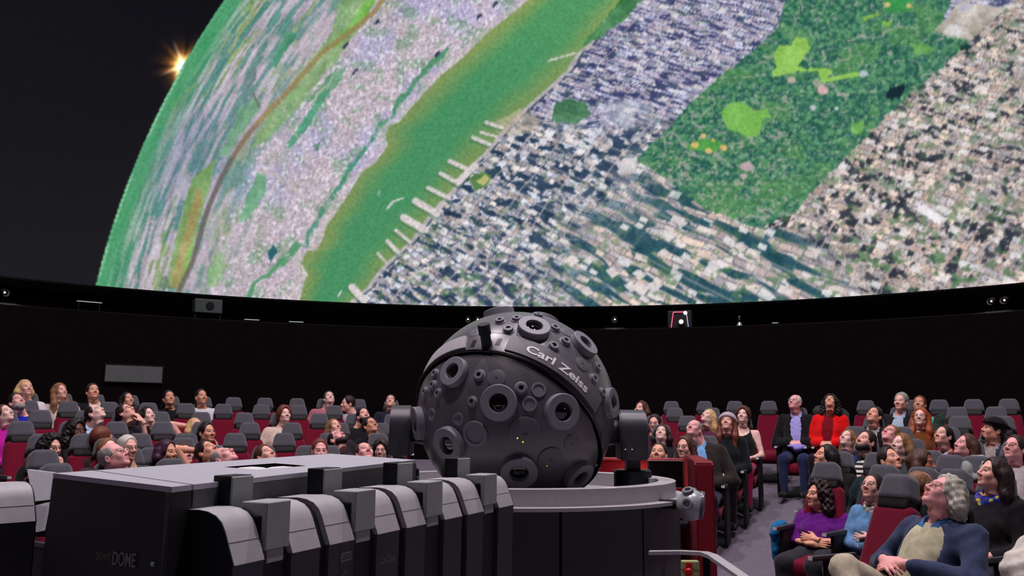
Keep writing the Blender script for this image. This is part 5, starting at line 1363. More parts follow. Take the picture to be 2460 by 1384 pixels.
def shoe_geo():
    if 'shoe' not in _body:
        f = lambda p: smax(smin(sd_cap(p, (0, 0.05, 0.045), (0, -0.13, 0.03), 0.045, 0.036), sd_cap(p, (0, 0.045, 0.05), (0, 0.04, 0.13), 0.042, 0.045), 0.03), 0.002 - p[:, 2], 0.005)
        _body['shoe'] = nets(f, (-0.08, -0.2, -0.01), (0.08, 0.13, 0.17), 0.014)
    return _body['shoe']
# ---- hair in the head frame; gv = gravity direction seen from the head
def hair_geo(style, gv, h, seed):
    rs = np.random.RandomState(seed); ph = rs.rand(6) * 6
    gv = np.array(gv, float)
    def strands(p, a):
        return a * (np.sin(p[:, 0] * 170 + ph[0] + 4 * np.sin(p[:, 2] * 30 + ph[1])) * np.sin(p[:, 1] * 130 + ph[2]) + 0.7 * np.sin(p[:, 2] * 55 + ph[3] + p[:, 0] * 60))
    def cap_(p, t, top=0.0):
        q = p.copy(); q[:, 0] = np.abs(q[:, 0])
        return sd_ell(q, (0, 0.014, 0.032), (0.077 + t, 0.096 + t, 0.088 + t + top))
    face = lambda p, w, zc, zr: sd_ell(p, (0, -0.128, zc + 0.026), (w * 1.05, 0.104, zr * 1.08))
    B = ((-0.16, -0.15, -0.16), (0.16, 0.19, 0.18))
    if style == 'short':
        def f(p):
            d = cap_(p, 0.008, 0.006) + strands(p, 0.0022)
            d = smax(d, -face(p, 0.085, -0.035, 0.112), 0.012)
            return smax(d, -(p[:, 2] + 0.045 - 0.55 * np.clip(0.04 - p[:, 1], 0, 1)), 0.012)
    elif style == 'fade':
        def f(p):
            d = cap_(p, 0.0035, 0.012) + strands(p, 0.0015); d = smax(d, -face(p, 0.078, -0.03, 0.115), 0.012)
            return smax(d, -(p[:, 2] + 0.02 - 0.5 * np.clip(0.04 - p[:, 1], 0, 1)), 0.01)
    elif style == 'bald':
        def f(p):
            d = cap_(p, 0.004) + strands(p, 0.0015); d = smax(d, -face(p, 0.10, 0.02, 0.13), 0.012)
            d = smax(d, -sd_ell(p, (0, -0.02, 0.135), (0.075, 0.105, 0.085)), 0.012)
            return smax(d, -(p[:, 2] + 0.05 - 0.55 * np.clip(0.05 - p[:, 1], 0, 1)), 0.012)
    elif style == 'receding':
        def f(p):
            d = cap_(p, 0.005) + strands(p, 0.0018); d = smax(d, -face(p, 0.085, 0.01, 0.125), 0.012); d = smax(d, -sd_ell(p, (0, -0.065, 0.115), (0.06, 0.06, 0.06)), 0.015)
            return smax(d, -(p[:, 2] + 0.05 - 0.55 * np.clip(0.05 - p[:, 1], 0, 1)), 0.012)
    elif style in ('long', 'bob', 'curly', 'grey_wavy', 'verylong'):
        ln = dict(long=0.30, bob=0.13, curly=0.26, grey_wavy=0.13, verylong=0.40)[style]; th = dict(long=0.010, bob=0.012, curly=0.024, grey_wavy=0.012, verylong=0.014)[style]
        amp = dict(long=0.0028, bob=0.0028, curly=0.009, grey_wavy=0.005, verylong=0.004)[style]
        B = ((-0.22, -0.24, -0.50), (0.22, 0.40, 0.19)); fw = -0.10 if style == 'verylong' else -0.012
        def f(p):
            d = cap_(p, th, 0.004)
            for s in (-1, 1):
                a = np.array((s * (0.074 + th * 0.6), 0.025, 0.02)); m1 = a + gv * ln * 0.5 + np.array((s * 0.012, 0, 0)); b = a + gv * ln + np.array((s * 0.004, fw, 0)); m1 = m1 + np.array((0, fw * 0.7, 0))
                d = smin(d, sd_cap(p, a, m1, 0.030 + th * .5, 0.036 + th * .6), 0.03); d = smin(d, sd_cap(p, m1, b, 0.036 + th * .6, 0.024), 0.03)
            a = np.array((0, 0.075, 0.0)); b = a + gv * ln * 1.02
            d = smin(d, sd_cap(p, a, b, 0.065 + th, 0.055), 0.04)
            d = d + (strands(p, amp) if style not in ('curly', 'grey_wavy') else amp * (np.sin(p[:, 0] * 95 + ph[0]) * np.sin(p[:, 1] * 90 + ph[1]) * np.sin(p[:, 2] * 85 + ph[2]) * 1.6 + 0.5 * np.sin(p[:, 2] * 140 + p[:, 0] * 120)))
            d = smax(d, -face(p, 0.074, -0.050, 0.128), 0.014)
            # clear the neck and face under the chin
            return smax(d, -sd_cap(p, (0, -0.05, -0.06), tuple(np.array((0, -0.02, -0.06)) + gv * 0.35), 0.055, 0.062), 0.012)
    elif style == 'tied':
        B = ((-0.15, -0.15, -0.16), (0.15, 0.24, 0.18))
        def f(p):
            d = cap_(p, 0.007, 0.002) + strands(p, 0.0018)
            d = smin(d, sd_ell(p, (0, 0.125, 0.035), (0.045, 0.042, 0.045)), 0.012)
            d = smax(d, -face(p, 0.084, -0.038, 0.118), 0.012)
            return smax(d, -(p[:, 2] + 0.055 - 0.6 * np.clip(0.03 - p[:, 1], 0, 1)), 0.012)
    elif style == 'ponytail':
        B = ((-0.15, -0.15, -0.32), (0.15, 0.32, 0.18))
        def f(p):
            d = cap_(p, 0.007, 0.002) + strands(p, 0.0018)
            a = np.array((0, 0.115, 0.0)); d = smin(d, sd_cap(p, a, a + gv * 0.2 + np.array((0, 0.02, 0)), 0.036, 0.022), 0.02)
            d = smax(d, -face(p, 0.084, -0.038, 0.118), 0.012)
            return smax(d, np.minimum(-(p[:, 2] + 0.055 - 0.6 * np.clip(0.03 - p[:, 1], 0, 1)), 0.08 - p[:, 1]), 0.012)
    elif style == 'puffy':
        def f(p):
            d = cap_(p, 0.026, 0.012) + 0.008 * np.sin(p[:, 0] * 80 + ph[0]) * np.sin(p[:, 1] * 75 + ph[1]) * np.sin(p[:, 2] * 78 + ph[2])
            d = smax(d, -face(p, 0.068, -0.055, 0.120), 0.012)
            return smax(d, -(p[:, 2] + 0.075 - 0.9 * np.clip(0.04 - p[:, 1], 0, 1)), 0.012)
    V, Q = nets(f, *B, h)
    return V, Q
def beard_geo(full, h):
    def f(p):
        q = p.copy(); q[:, 0] = np.abs(q[:, 0])
        d = smin(sd_ell(q, (0, -0.058, -0.092), (0.046, 0.040, 0.040)), sd_ell(q, (0.044, -0.016, -0.066), (0.027, 0.048, 0.040)), 0.03) if full else sd_ell(q, (0, -0.076, -0.098), (0.026, 0.026, 0.026))
        if full: d = smin(d, sd_cap(q, (0, -0.094, -0.050), (0.024, -0.087, -0.058), 0.006, 0.006), 0.008)
        d = smax(d, -sd_ell(q, (0, -0.100, -0.067), (0.021, 0.03, 0.0095)), 0.004)
        d = smax(d, -sd_ell(q, (0.028, -0.085, -0.028), (0.036, 0.05, 0.028)), 0.006)
        return d + 0.0015 * np.sin(p[:, 0] * 300) * np.sin(p[:, 2] * 280)
    return nets(f, (-0.09, -0.13, -0.15), (0.09, 0.05, -0.03), h)
def xf(V, Rm, o, s=1.0): return (V * s) @ Rm.T + o
def rotx(a): c, s = math.cos(a), math.sin(a); return np.array([[1, 0, 0], [0, c, -s], [0, s, c]])
def rotz(a): c, s = math.cos(a), math.sin(a); return np.array([[c, -s, 0], [s, c, 0], [0, 0, 1]])
def roty(a): c, s = math.cos(a), math.sin(a); return np.array([[c, 0, s], [0, 1, 0], [-s, 0, c]])
SKIN = dict(pale=rgb(246, 200, 190), light=rgb(238, 180, 166), tan=rgb(222, 158, 132), brown=rgb(176, 112, 90), dark=rgb(96, 54, 44), pink=rgb(244, 174, 172), warm=rgb(230, 168, 142))
HAIR = dict(black=rgb(28, 22, 26), dark=rgb(44, 30, 30), brown=rgb(78, 50, 40), light=rgb(132, 94, 62), blond=rgb(206, 170, 118), red=rgb(156, 74, 36), auburn=rgb(112, 56, 42), grey=rgb(150, 146, 142), white=rgb(206, 200, 192), plum=rgb(58, 26, 50), silver=rgb(176, 172, 160))
def skin_mat(t, br):
    k = 'skin_%s_%s' % (t, br)
    if k in _M: return _M[k]
    m = bpy.data.materials.new(k); m.use_nodes = True; nt = m.node_tree; N = nt.nodes; L = nt.links; p = N['Principled BSDF']
    p.inputs['Roughness'].default_value = 0.48; p.inputs['Specular IOR Level'].default_value = 0.35
    p.inputs['Subsurface Weight'].default_value = 0.0
    at = N.new('ShaderNodeAttribute'); at.attribute_name = 'mask'; sx = N.new('ShaderNodeSeparateColor'); L.new(at.outputs['Color'], sx.inputs[0])
    no = N.new('ShaderNodeTexNoise'); no.inputs['Scale'].default_value = 28; tc = N.new('ShaderNodeTexCoord'); L.new(tc.outputs['Object'], no.inputs['Vector'])
    c = np.array(SKIN[t])
    m0 = N.new('ShaderNodeMix'); m0.data_type = 'RGBA'; m0.inputs['A'].default_value = (*(c * 0.90), 1); m0.inputs['B'].default_value = (*np.clip(c * np.array([1.10, 1.04, 1.02]), 0, 0.95), 1); L.new(no.outputs['Fac'], m0.inputs['Factor'])
    prev = m0.outputs['Result']
    for out_, cc, k_ in ((sx.outputs[0], np.clip(c * np.array([0.80, 0.50, 0.52]), 0, 1), 0.75), (sx.outputs[1], np.array(HAIR[br]) * 0.8, 0.85), (sx.outputs[2], np.array([0.45, 0.42, 0.40]), 0.85), (at.outputs['Alpha'], np.array([0.02, 0.015, 0.012]), 0.95)):
        mm = N.new('ShaderNodeMath'); mm.operation = 'MULTIPLY'; mm.inputs[1].default_value = k_; L.new(out_, mm.inputs[0])
        mx = N.new('ShaderNodeMix'); mx.data_type = 'RGBA'; L.new(prev, mx.inputs['A']); mx.inputs['B'].default_value = (*cc, 1); L.new(mm.outputs[0], mx.inputs['Factor']); prev = mx.outputs['Result']
    L.new(prev, p.inputs['Base Color'])
    _M[k] = m
    return m
def hair_mat(c):
    k = 'hair_' + c
    if k in _M: return _M[k]
    m = mat(k, HAIR[c], 0.5, var=0.45, scale=6.0, bump=0.25, bscale=7.0, spec=0.35)
    N = m.node_tree.nodes; L = m.node_tree.links
    tc = [n for n in N if n.type == 'TEX_COORD'][0]; mp = N.new('ShaderNodeMapping'); mp.inputs['Scale'].default_value = (40, 40, 5)
    L.new(tc.outputs['Object'], mp.inputs['Vector'])
    for n in N:
        if n.type == 'TEX_NOISE': L.new(mp.outputs['Vector'], n.inputs['Vector'])
    return m
def cloth_mat(c): return mat('cloth_%d_%d_%d' % c, rgb(*c), 0.85, var=0.14, scale=30, bump=0.10, bscale=500, spec=0.10, sheen=0.1)
HEADL = np.array([0.0, 0.112, 1.110])       # nominal head centre in the seat frame
def person(px, py, row, yaw, tilt, label, skin='light', hair='short', hc='brown', top=(60, 60, 70), fem=False, sleeve=1.0, inner=None, legs=(40, 42, 56), kind='lap', girth=1.0, roll=0.0, glasses=None, beard=None, scarf=None, hat=None, hscale=None, lean=0.0, seatpx=None, short='', r=None, fine=False, shoes=(30, 28, 28), extra=None, spread=0.12, wm=1.0, collar=None, op=1.0, knee=0.0):
    r_ = r or ROW[row]
    hscale = (hscale or 1.0) * (0.92 if fem else 0.97)
    st = seat(seatpx or px, row, 'red theatre seat occupied by ' + short, r_)
    loc = np.array(st.location); rz = st.rotation_euler[2]
    t = empty('person', loc, rz)
    near = row in 'FGH' or fine
    hh = 0.0052 if row in 'GH' or fine else (0.0066 if row in 'EF' else 0.0080)
    hb = (0.017 if row in 'GH' else 0.021) if near else 0.027
    c, s = math.cos(rz), math.sin(rz)
    # where the head has to be: on the measured sight line
    d = ray(px, py); hl = HEADL.copy()
    w = loc + np.array([c * hl[0] - s * hl[1], s * hl[0] + c * hl[1], hl[2]])
    dh = np.hypot(w[0] - CAM[0], w[1] - CAM[1]); tt = dh / np.hypot(d[0], d[1]); W = CAM + d * tt
    off = W - w
    offl = np.array([c * off[0] + s * off[1], -s * off[0] + c * off[1], off[2]])
    hl = hl + np.array([np.clip(offl[0], -0.16, 0.16), np.clip(offl[1], -0.12, 0.16), 0])
    hl[1] -= 0.0013 * max(tilt - 10, 0)
    zr_ = hl[2] + offl[2]; sink = float(np.clip(1.13 - zr_, 0.04, 0.13)); t.location[2] -= sink
    zneed = np.clip(zr_ + sink, 0.90, 1.36)
    k = (zneed - 0.07 - 0.47) / (HEADL[2] - 0.07 - 0.47)       # stretch of the trunk above the seat
    def stretch(V):
        V = V.copy(); u = np.clip((V[:, 2] - 0.47) / 0.6, 0, 1.2)
        z = V[:, 2]; V[:, 2] = np.where(z > 0.47, 0.47 + (z - 0.47) * k, z)
        V[:, 0] += u * u * (hl[0] - HEADL[0]) * 0.75; V[:, 1] += u * u * (hl[1] - HEADL[1]) * 0.75
        return V
    H = np.array([hl[0], hl[1], zneed])
    # gaze: yaw is measured from the line to the camera
    toc = CAM[:2] - W[:2]; base_a = math.atan2(toc[0], -toc[1])
    ya = base_a + R_(yaw) - rz
    Rm = rotz(ya) @ rotx(-R_(tilt)) @ roty(R_(roll))
    gv = Rm.T @ np.array([0, 0, -1.0])
    # body: head, neck, core, arms, hands in one mesh
    hv, hq, hm = head_geo(fem, hh)
    parts = [(xf(hv, Rm, H, hscale), hq, hm)]
    wide = (0.94 if fem else 1.06) * wm
    bv, bq = skin_body(kind, fem, girth, wide, 0.024 if near else 0.032, sleeve); parts.append((stretch(bv), bq, None))
    P = pose(kind, wide)
    for sd in ('L', 'R'):
        if extra == 'chin' and sd == 'L': continue
        Rh, o = axes(P[sd]['wr'], P[sd]['hd'], P[sd]['up'], False)
        hv2, hq2 = hand_geo(0.0062 if row in 'GH' else 0.0105)
        v = hv2.copy()
        if sd == 'L': v[:, 0] *= -1; hq2 = hq2[:, ::-1]
        parts.append((stretch(xf(v, Rh, o)), hq2, None))
    # neck column joining the tilted head to the trunk
    nb = stretch(np.array([[0, 0.150, 0.93]]))[0]; nt_ = H + Rm @ np.array([0, 0.022, -0.075])
    lo_ = np.minimum(nb, nt_) - 0.08; hi_ = np.maximum(nb, nt_) + 0.08
    nr = 0.050 if fem else 0.057
    nv, nq = nets(lambda p: sd_cap(p, nb, nt_, nr * 1.12, nr), lo_, hi_, 0.018); parts.append((nv, nq, None))
    if extra == 'chin':     # hand raised to the chin
        el = stretch(np.array([[0.25, -0.03, 0.66]]))[0]; wr = H + Rm @ np.array([0.05, -0.085, -0.20]) + np.array([0, 0, -0.02]); 
        lo_ = np.minimum(el, wr) - 0.09; hi_ = np.maximum(el, wr) + 0.09
        av, aq = nets(lambda p: sd_cap(p, el, wr, 0.040, 0.027), lo_, hi_, 0.014); parts.append((av, aq, None))
        Rh, o = axes(wr, Rm @ np.array([-0.25, -0.1, 1.0]), Rm @ np.array([0, -1, 0.1]), False); hv2, hq2 = hand_geo(0.0055); parts.append((xf(hv2, Rh, o), hq2, None))
    if extra == 'behind':   # arm folded behind the head
        sh_ = stretch(np.array([[-0.17, 0.15, 0.91]]))[0]; el = H + np.array([-0.27, 0.03, 0.03]); wr = H + np.array([-0.07, 0.10, 0.01])
        for a_, b_, r0, r1 in ((sh_, el, 0.048, 0.040), (el, wr, 0.040, 0.028)):
            lo_ = np.minimum(a_, b_) - 0.09; hi_ = np.maximum(a_, b_) + 0.09
            av, aq = nets(lambda p: sd_cap(p, a_, b_, r0, r1), lo_, hi_, 0.014); parts.append((av, aq, None))
    V, Q, A = join(parts)
    link('body', np_mesh('body', V, Q, True, A), skin_mat(skin, hc if hc not in ('white', 'silver', 'blond', 'plum') else 'light'), t)
    # hair, beard
    if hair:
        v, q = hair_geo(hair, gv, (0.008 if row in 'GH' else 0.010) if near else 0.013, int(px * 7 + py)); link('hair', np_mesh('hair', xf(v, Rm, H, hscale), q), hair_mat(hc), t)
    if beard:
        v, q = beard_geo(beard[0] == 'full', 0.006 if near else 0.008); link('beard', np_mesh('beard', xf(v, Rm, H, hscale), q), hair_mat(beard[1]), t)
    # clothes
    if inner is not None:
        v, q = clothes(kind, fem, girth, wide, hb, 0.6); link('shirt', np_mesh('shirt', stretch(v), q), inner if not isinstance(inner, tuple) else cloth_mat(inner), t)
        v, q = clothes(kind, fem, girth, wide, hb, sleeve, 0.50, True, op); link('jacket', np_mesh('jacket', stretch(v), q), cloth_mat(top), t)
        for sg in (-1, 1):      # collar wings
            bm = bmesh.new()
            pts = [Vector(stretch(np.array([q_]))[0]) for q_ in ((sg * 0.018, 0.035, 0.925), (sg * 0.075, 0.055, 0.935), (sg * 0.072, 0.135, 0.995), (sg * 0.055, 0.075, 0.985))]
            a = [bm.verts.new(q_) for q_ in pts]; b = [bm.verts.new(q_ + Vector((0, -0.006, 0.006))) for q_ in pts]
            bm.faces.new(a); bm.faces.new(b[::-1])
            for i in range(4): bm.faces.new((a[i], b[i], b[(i + 1) % 4], a[(i + 1) % 4]))
            bm_obj('collar', bm, cloth_mat(collar) if collar else (inner if not isinstance(inner, tuple) else cloth_mat(inner)), t)
    else:
        v, q = clothes(kind, fem, girth, wide, hb, sleeve); link('top', np_mesh('top', stretch(v), q), top if not isinstance(top, tuple) else cloth_mat(top), t)
    v, q = leg_geo(0.024 if near else 0.030, 1.0 if girth < 1.05 else 1.08, spread, knee); me = _body.setdefault(('legme', 0.024 if near else 0.030, girth >= 1.05, spread, knee), None) or np_mesh('trousers', v, q)
    _body[('legme', 0.024 if near else 0.030, girth >= 1.05, spread, knee)] = me
    o = bpy.data.objects.new('trousers', me); col.objects.link(o); o.parent = t
    if not len(me.materials): me.materials.append(cloth_mat((40, 42, 56)))
    o.material_slots[0].link = 'OBJECT'; o.material_slots[0].material = cloth_mat(legs)
    v, q = shoe_geo(); sm = _body.get('shoeme') or np_mesh('shoe', v, q); _body['shoeme'] = sm
    if not len(sm.materials): sm.materials.append(cloth_mat((30, 28, 28)))
    for sg in (-1, 1):
        o = bpy.data.objects.new('shoe', sm); col.objects.link(o); o.parent = t; o.location = (sg * (spread + 0.005), -0.475, sink); o.rotation_euler = (0, 0, sg * 0.12)
        o.material_slots[0].link = 'OBJECT'; o.material_slots[0].material = cloth_mat(shoes)
    if glasses:
        bm = bmesh.new()
        tr_ = lambda q_: Vector(xf(np.array([q_]), Rm, H, hscale)[0])
        for sg in (-1, 1):
            se = lambda a: (0.0215 * math.copysign(abs(math.cos(a)) ** 0.6, math.cos(a)), 0.0125 * math.copysign(abs(math.sin(a)) ** 0.6, math.sin(a)))
            ring = [tr_((sg * 0.031 + se(a)[0], -0.103 + 0.0035 * abs(math.cos(a)), se(a)[1])) for a in np.linspace(0, 2 * math.pi, 21)]
            tube(bm, ring, 0.0012, 5, False); tube(bm, [tr_((sg * 0.051, -0.100, 0.003)), tr_((sg * 0.076, -0.045, 0.004)), tr_((sg * 0.080, 0.012, 0.0))], 0.0012, 5)
        tube(bm, [tr_((-0.011, -0.104, 0.004)), tr_((0.0, -0.106, 0.006)), tr_((0.011, -0.104, 0.004))], 0.0012, 5)
        go = bm_obj('glasses', bm, mat('frame_' + glasses, rgb(*dict(dark=(24, 20, 22), metal=(150, 146, 150), red=(120, 40, 48))[glasses]), 0.3, spec=0.5), t, True)
        for sg in (-1, 1):
            bm = bmesh.new(); vs = [bm.verts.new(tr_((sg * 0.031 + se(a)[0] * 0.97, -0.1025 + 0.003 * abs(math.cos(a)), se(a)[1] * 0.97))) for a in np.linspace(0, 2 * math.pi, 16, endpoint=False)]
            bm.faces.new(vs); bm_obj('spectacle_lens', bm, lens_mat(), go)
    if scarf is not None:
        def f(p):
            a = np.arctan2(p[:, 1] - nb[1] + 0.01, p[:, 0] - nb[0]); rr = np.hypot(p[:, 0] - nb[0], (p[:, 1] - nb[1] + 0.01) * 0.95)
            zz = p[:, 2] - (nb[2] + 0.035 + 0.025 * np.sin(a))
            d = np.hypot(rr - 0.082, zz * 0.75) - 0.027
            for sg in (-1, 1): d = smin(d, sd_cap(p, nb + np.array([sg * 0.012, -0.095, 0.0]), nb + np.array([sg * 0.035, -0.15, -0.20]), 0.026, 0.024), 0.02)
            return d + wrinkle(p, 0.006, 2.0)
        v, q = nets(f, nb + np.array([-0.15, -0.22, -0.26]), nb + np.array([0.15, 0.14, 0.12]), 0.011); link('scarf', np_mesh('scarf', v, q), scarf, t)
    if hat == 'beanie':
        def f(p):
            d = sd_ell(p, (0, 0.022, 0.045), (0.108, 0.126, 0.108)) + 0.0025 * np.sin(np.arctan2(p[:, 0], p[:, 1]) * 26)
            return smax(d, -(p[:, 2] - 0.022 + 0.30 * p[:, 1]), 0.010)
        v, q = nets(f, (-0.14, -0.15, -0.08), (0.14, 0.18, 0.18), 0.008); link('beanie', np_mesh('beanie', xf(v, Rm, H), q), cloth_mat((176, 164, 176)), t)
    if hat == 'brim':
        def f(p):
            d = sd_ell(p, (0, 0.014, 0.055), (0.092, 0.108, 0.085)); d = smax(d, -(p[:, 2] - 0.045), 0.008)
            b = smax(np.sqrt((p[:, 0] / 0.125) ** 2 + ((p[:, 1] - 0.012) / 0.14) ** 2) * 0.125 - 0.125, np.abs(p[:, 2] - 0.052 - 0.5 * np.abs(p[:, 0]) ** 1.6) - 0.005, 0.006)
            return smin(d, b, 0.008)
        v, q = nets(f, (-0.18, -0.18, 0.0), (0.18, 0.20, 0.16), 0.008); link('hat', np_mesh('hat', xf(v, Rm, H), q), cloth_mat((26, 22, 26)), t)
    tag(t, label, 'person', 'people seated around the projector')
    return t, H, Rm, stretch
def lens_mat():
    if 'spectacle_glass' in _M: return _M['spectacle_glass']
    m = bpy.data.materials.new('spectacle_glass'); m.use_nodes = True; N = m.node_tree.nodes; L = m.node_tree.links
    N.remove(N['Principled BSDF']); g = N.new('ShaderNodeBsdfGlossy'); g.inputs['Roughness'].default_value = 0.05; tr = N.new('ShaderNodeBsdfTransparent'); fr = N.new('ShaderNodeFresnel'); fr.inputs['IOR'].default_value = 1.6
    mx = N.new('ShaderNodeMixShader'); L.new(fr.outputs[0], mx.inputs[0]); L.new(tr.outputs[0], mx.inputs[1]); L.new(g.outputs[0], mx.inputs[2]); L.new(mx.outputs[0], N['Material Output'].inputs[0])
    _M['spectacle_glass'] = m
    return m
def stripe_mat(name, c1, c2, n, axis='Z'):
    if name in _M: return _M[name]
    m = mat(name, rgb(*c1), 0.85, var=0.1); N = m.node_tree.nodes; L = m.node_tree.links; p = N['Principled BSDF']
    tc = N.new('ShaderNodeTexCoord'); w = N.new('ShaderNodeTexWave'); w.bands_direction = axis; w.inputs['Scale'].default_value = n; L.new(tc.outputs['Object'], w.inputs['Vector'])
    r_ = N.new('ShaderNodeValToRGB'); r_.color_ramp.interpolation = 'CONSTANT'; r_.color_ramp.elements[0].color = (*rgb(*c1), 1); r_.color_ramp.elements[1].position = 0.5; r_.color_ramp.elements[1].color = (*rgb(*c2), 1)
    L.new(w.outputs['Fac'], r_.inputs[0]); L.new(r_.outputs[0], p.inputs['Base Color'])
    return m
def floral_mat(name, cols, scale=40):
    if name in _M: return _M[name]
    m = mat(name, rgb(*cols[0]), 0.8, var=0.1); N = m.node_tree.nodes; L = m.node_tree.links; p = N['Principled BSDF']
    tc = N.new('ShaderNodeTexCoord'); v = N.new('ShaderNodeTexVoronoi'); v.inputs['Scale'].default_value = scale; L.new(tc.outputs['Object'], v.inputs['Vector'])
    sx = N.new('ShaderNodeSeparateColor'); L.new(v.outputs['Color'], sx.inputs[0])
    r_ = N.new('ShaderNodeValToRGB'); r_.color_ramp.interpolation = 'CONSTANT'
    for i, c in enumerate(cols):
        e = r_.color_ramp.elements[i] if i < 2 else r_.color_ramp.elements.new(i / len(cols)); e.position = i / len(cols); e.color = (*rgb(*c), 1)
    L.new(sx.outputs[0], r_.inputs[0]); L.new(r_.outputs[0], p.inputs['Base Color'])
    return m
# ---------------------------------------------------------------- the audience
FS = floral_mat('floral_scarf', [(40, 48, 150), (88, 60, 160), (214, 190, 60), (30, 90, 150), (60, 50, 140)], 45)
PS = floral_mat('pale_scarf', [(206, 204, 200), (150, 156, 150), (226, 222, 214), (120, 128, 120)], 60)
PL = floral_mat('plaid_shirt', [(70, 22, 36), (36, 22, 40), (150, 60, 60), (180, 176, 190)], 30)
ST = stripe_mat('black_white_stripes', (222, 222, 206), (24, 22, 34), 7.0)
BLK, NAVY, JEAN, GREY = (26, 24, 28), (34, 42, 66), (52, 62, 96), (74, 74, 82)
# nearest rows at the right
person(2282, 1188, 'H', -60, 40, 'person in navy jacket, denim collar and beige vest, hands clasped, gazing up', 'pink', 'grey_wavy', 'silver', (56, 66, 94), False, 0.95, (186, 182, 152), (182, 172, 150), 'belly', 1.14, glasses='metal', short='the beige vest', hscale=0.95, wm=1.18, collar=(70, 116, 172), op=2.6, knee=0.22, seatpx=2270)
person(1966, 1190, 'G', -50, 12, 'person in purple sweater sitting with arms crossed', 'warm', 'curly', 'dark', (98, 24, 124), True, 0.6, None, (46, 46, 54), 'cross', 1.02, short='the purple sweater', seatpx=1985)
person(2098, 1172, 'G', -28, 24, 'person in light blue jacket with pale knotted scarf', 'light', 'tied', 'dark', (96, 140, 184), True, 1.0, None, (40, 44, 62), 'cross', 0.95, scarf=PS, glasses='metal', short='the pale knotted scarf', seatpx=2122)
person(2390, 1140, 'G', -56, 22, 'person in black coat with blue and yellow floral scarf', 'light', 'long', 'dark', (28, 24, 28), True, 0.8, None, (50, 44, 66), 'lap', 1.0, scarf=FS, short='the floral scarf')
person(2215, 1170, 'G', 120, 8, 'person turned away, seated between the near empty seat and the beige vest', 'tan', 'receding', 'light', (52, 40, 40), False, short='the person turned away by the beige vest')
# right block
person(1985, 1098, 'F', -62, 22, 'person in black top sitting behind the purple sweater', 'warm', 'long', 'black', BLK, True, short='the black top behind the purple sweater', seatpx=2018)
person(2082, 1062, 'E', -38, 30, 'person in navy jacket over a black and white striped shirt', 'light', 'short', 'dark', (36, 52, 92), False, 1.0, ST, (40, 44, 60), 'lap', 1.05, beard=('full', 'dark'), short='the striped shirt', collar=(36, 52, 92))
person(2038, 1056, 'D', -30, 36, 'person in blue-violet top gazing up beside the striped shirt', 'pale', 'long', 'light', (72, 76, 130), True, short='the blue-violet top', seatpx=2056)
person(2140, 1106, 'F', 42, 30, 'person in dark teal top twisting away from the projector', 'warm', 'short', 'dark', (30, 44, 48), False, short='the dark teal top', seatpx=2108)
person(2216, 1112, 'F', 70, 0, 'person in maroon top turned sideways with head level', 'brown', 'bob', 'brown', (56, 34, 34), True, short='the maroon top', r=4.35, seatpx=2232)
person(2142, 1046, 'D', -30, 44, 'person in indigo top and red glasses, head thrown back', 'pink', 'short', 'light', (40, 38, 60), False, glasses='red', short='the indigo top', seatpx=2168)
person(2166, 1070, 'E', -40, 22, 'person in grey-green top looking up next to the striped shirt', 'pale', 'bob', 'light', (60, 70, 70), True, short='the grey-green top', seatpx=2192)
person(2268, 1048, 'D', -36, 26, 'person in plaid shirt with a paper cup', 'light', 'tied', 'black', PL, True, short='the plaid shirt', seatpx=2280)
person(2322, 1072, 'E', -52, 26, 'person in royal blue top gazing up near the brimmed hat', 'pink', 'long', 'brown', (28, 44, 128), True, short='the royal blue top', seatpx=2330)
person(2388, 1034, 'D', -64, 18, 'person in black brimmed hat, dark jacket and grey shirt', 'tan', 'short', 'black', (44, 48, 66), False, 1.0, (150, 138, 136), hat='brim', beard=('chin', 'black'), short='the brimmed hat')
person(2440, 1078, 'E', -34, 22, 'person in pale shirt and dark glasses looking up', 'pink', 'short', 'dark', (186, 176, 176), False, glasses='dark', short='the pale shirt and dark glasses')
person(2102, 1000, 'C', -28, 34, 'person in black jacket over white shirt, behind the striped shirt', 'warm', 'short', 'black', BLK, False, 1.0, (170, 172, 176), short='the black jacket behind the striped shirt')
person(2212, 1004, 'C', -10, 20, 'person in rust brown top and metal glasses', 'pale', 'verylong', 'red', (112, 62, 28), True, glasses='metal', short='the rust brown top')
person(2165, 966, 'B', -24, 12, 'person in dark suit jacket and pale blue shirt, back rows', 'light', 'short', 'grey', (28, 26, 34), False, 1.0, (170, 186, 206), short='the dark suit jacket')
person(2210, 972, 'A', -12, 24, 'person in teal top behind the rust brown top', 'tan', 'short', 'auburn', (88, 186, 160), False, short='the teal top', seatpx=2206)
person(1910, 968, 'B', -26, 26, 'person in black jacket, lavender shirt and jeans, hands clasped', 'pink', 'receding', 'white', BLK, False, 1.0, (168, 160, 226), (38, 46, 82), 'clasp', 1.05, glasses='metal', short='the lavender shirt', seatpx=1922)
person(1996, 968, 'B', -8, 42, 'person in bright red cardigan, hands clasped, face turned up', 'warm', 'curly', 'black', (226, 16, 18), True, 1.0, (120, 16, 30), (30, 26, 34), 'clasp', 1.05, short='the red cardigan')
person(1786, 1000, 'C', -14, 24, 'person in black tank top and magenta trousers', 'pale', 'puffy', 'brown', (24, 26, 26), True, 0.0, None, (176, 22, 84), 'lap', 1.0, short='the black tank top')
person(1748, 1018, 'D', -10, 32, 'person in grey knitted beanie and black jacket', 'light', 'verylong', 'auburn', (20, 24, 30), True, hat='beanie', legs=BLK, short='the grey beanie', hscale=1.04)
person(1702, 1003, 'C', -40, 40, 'person in plum top behind the grey beanie, looking far up', 'pale', 'long', 'blond', (90, 40, 70), True, short='the plum top', seatpx=1712)
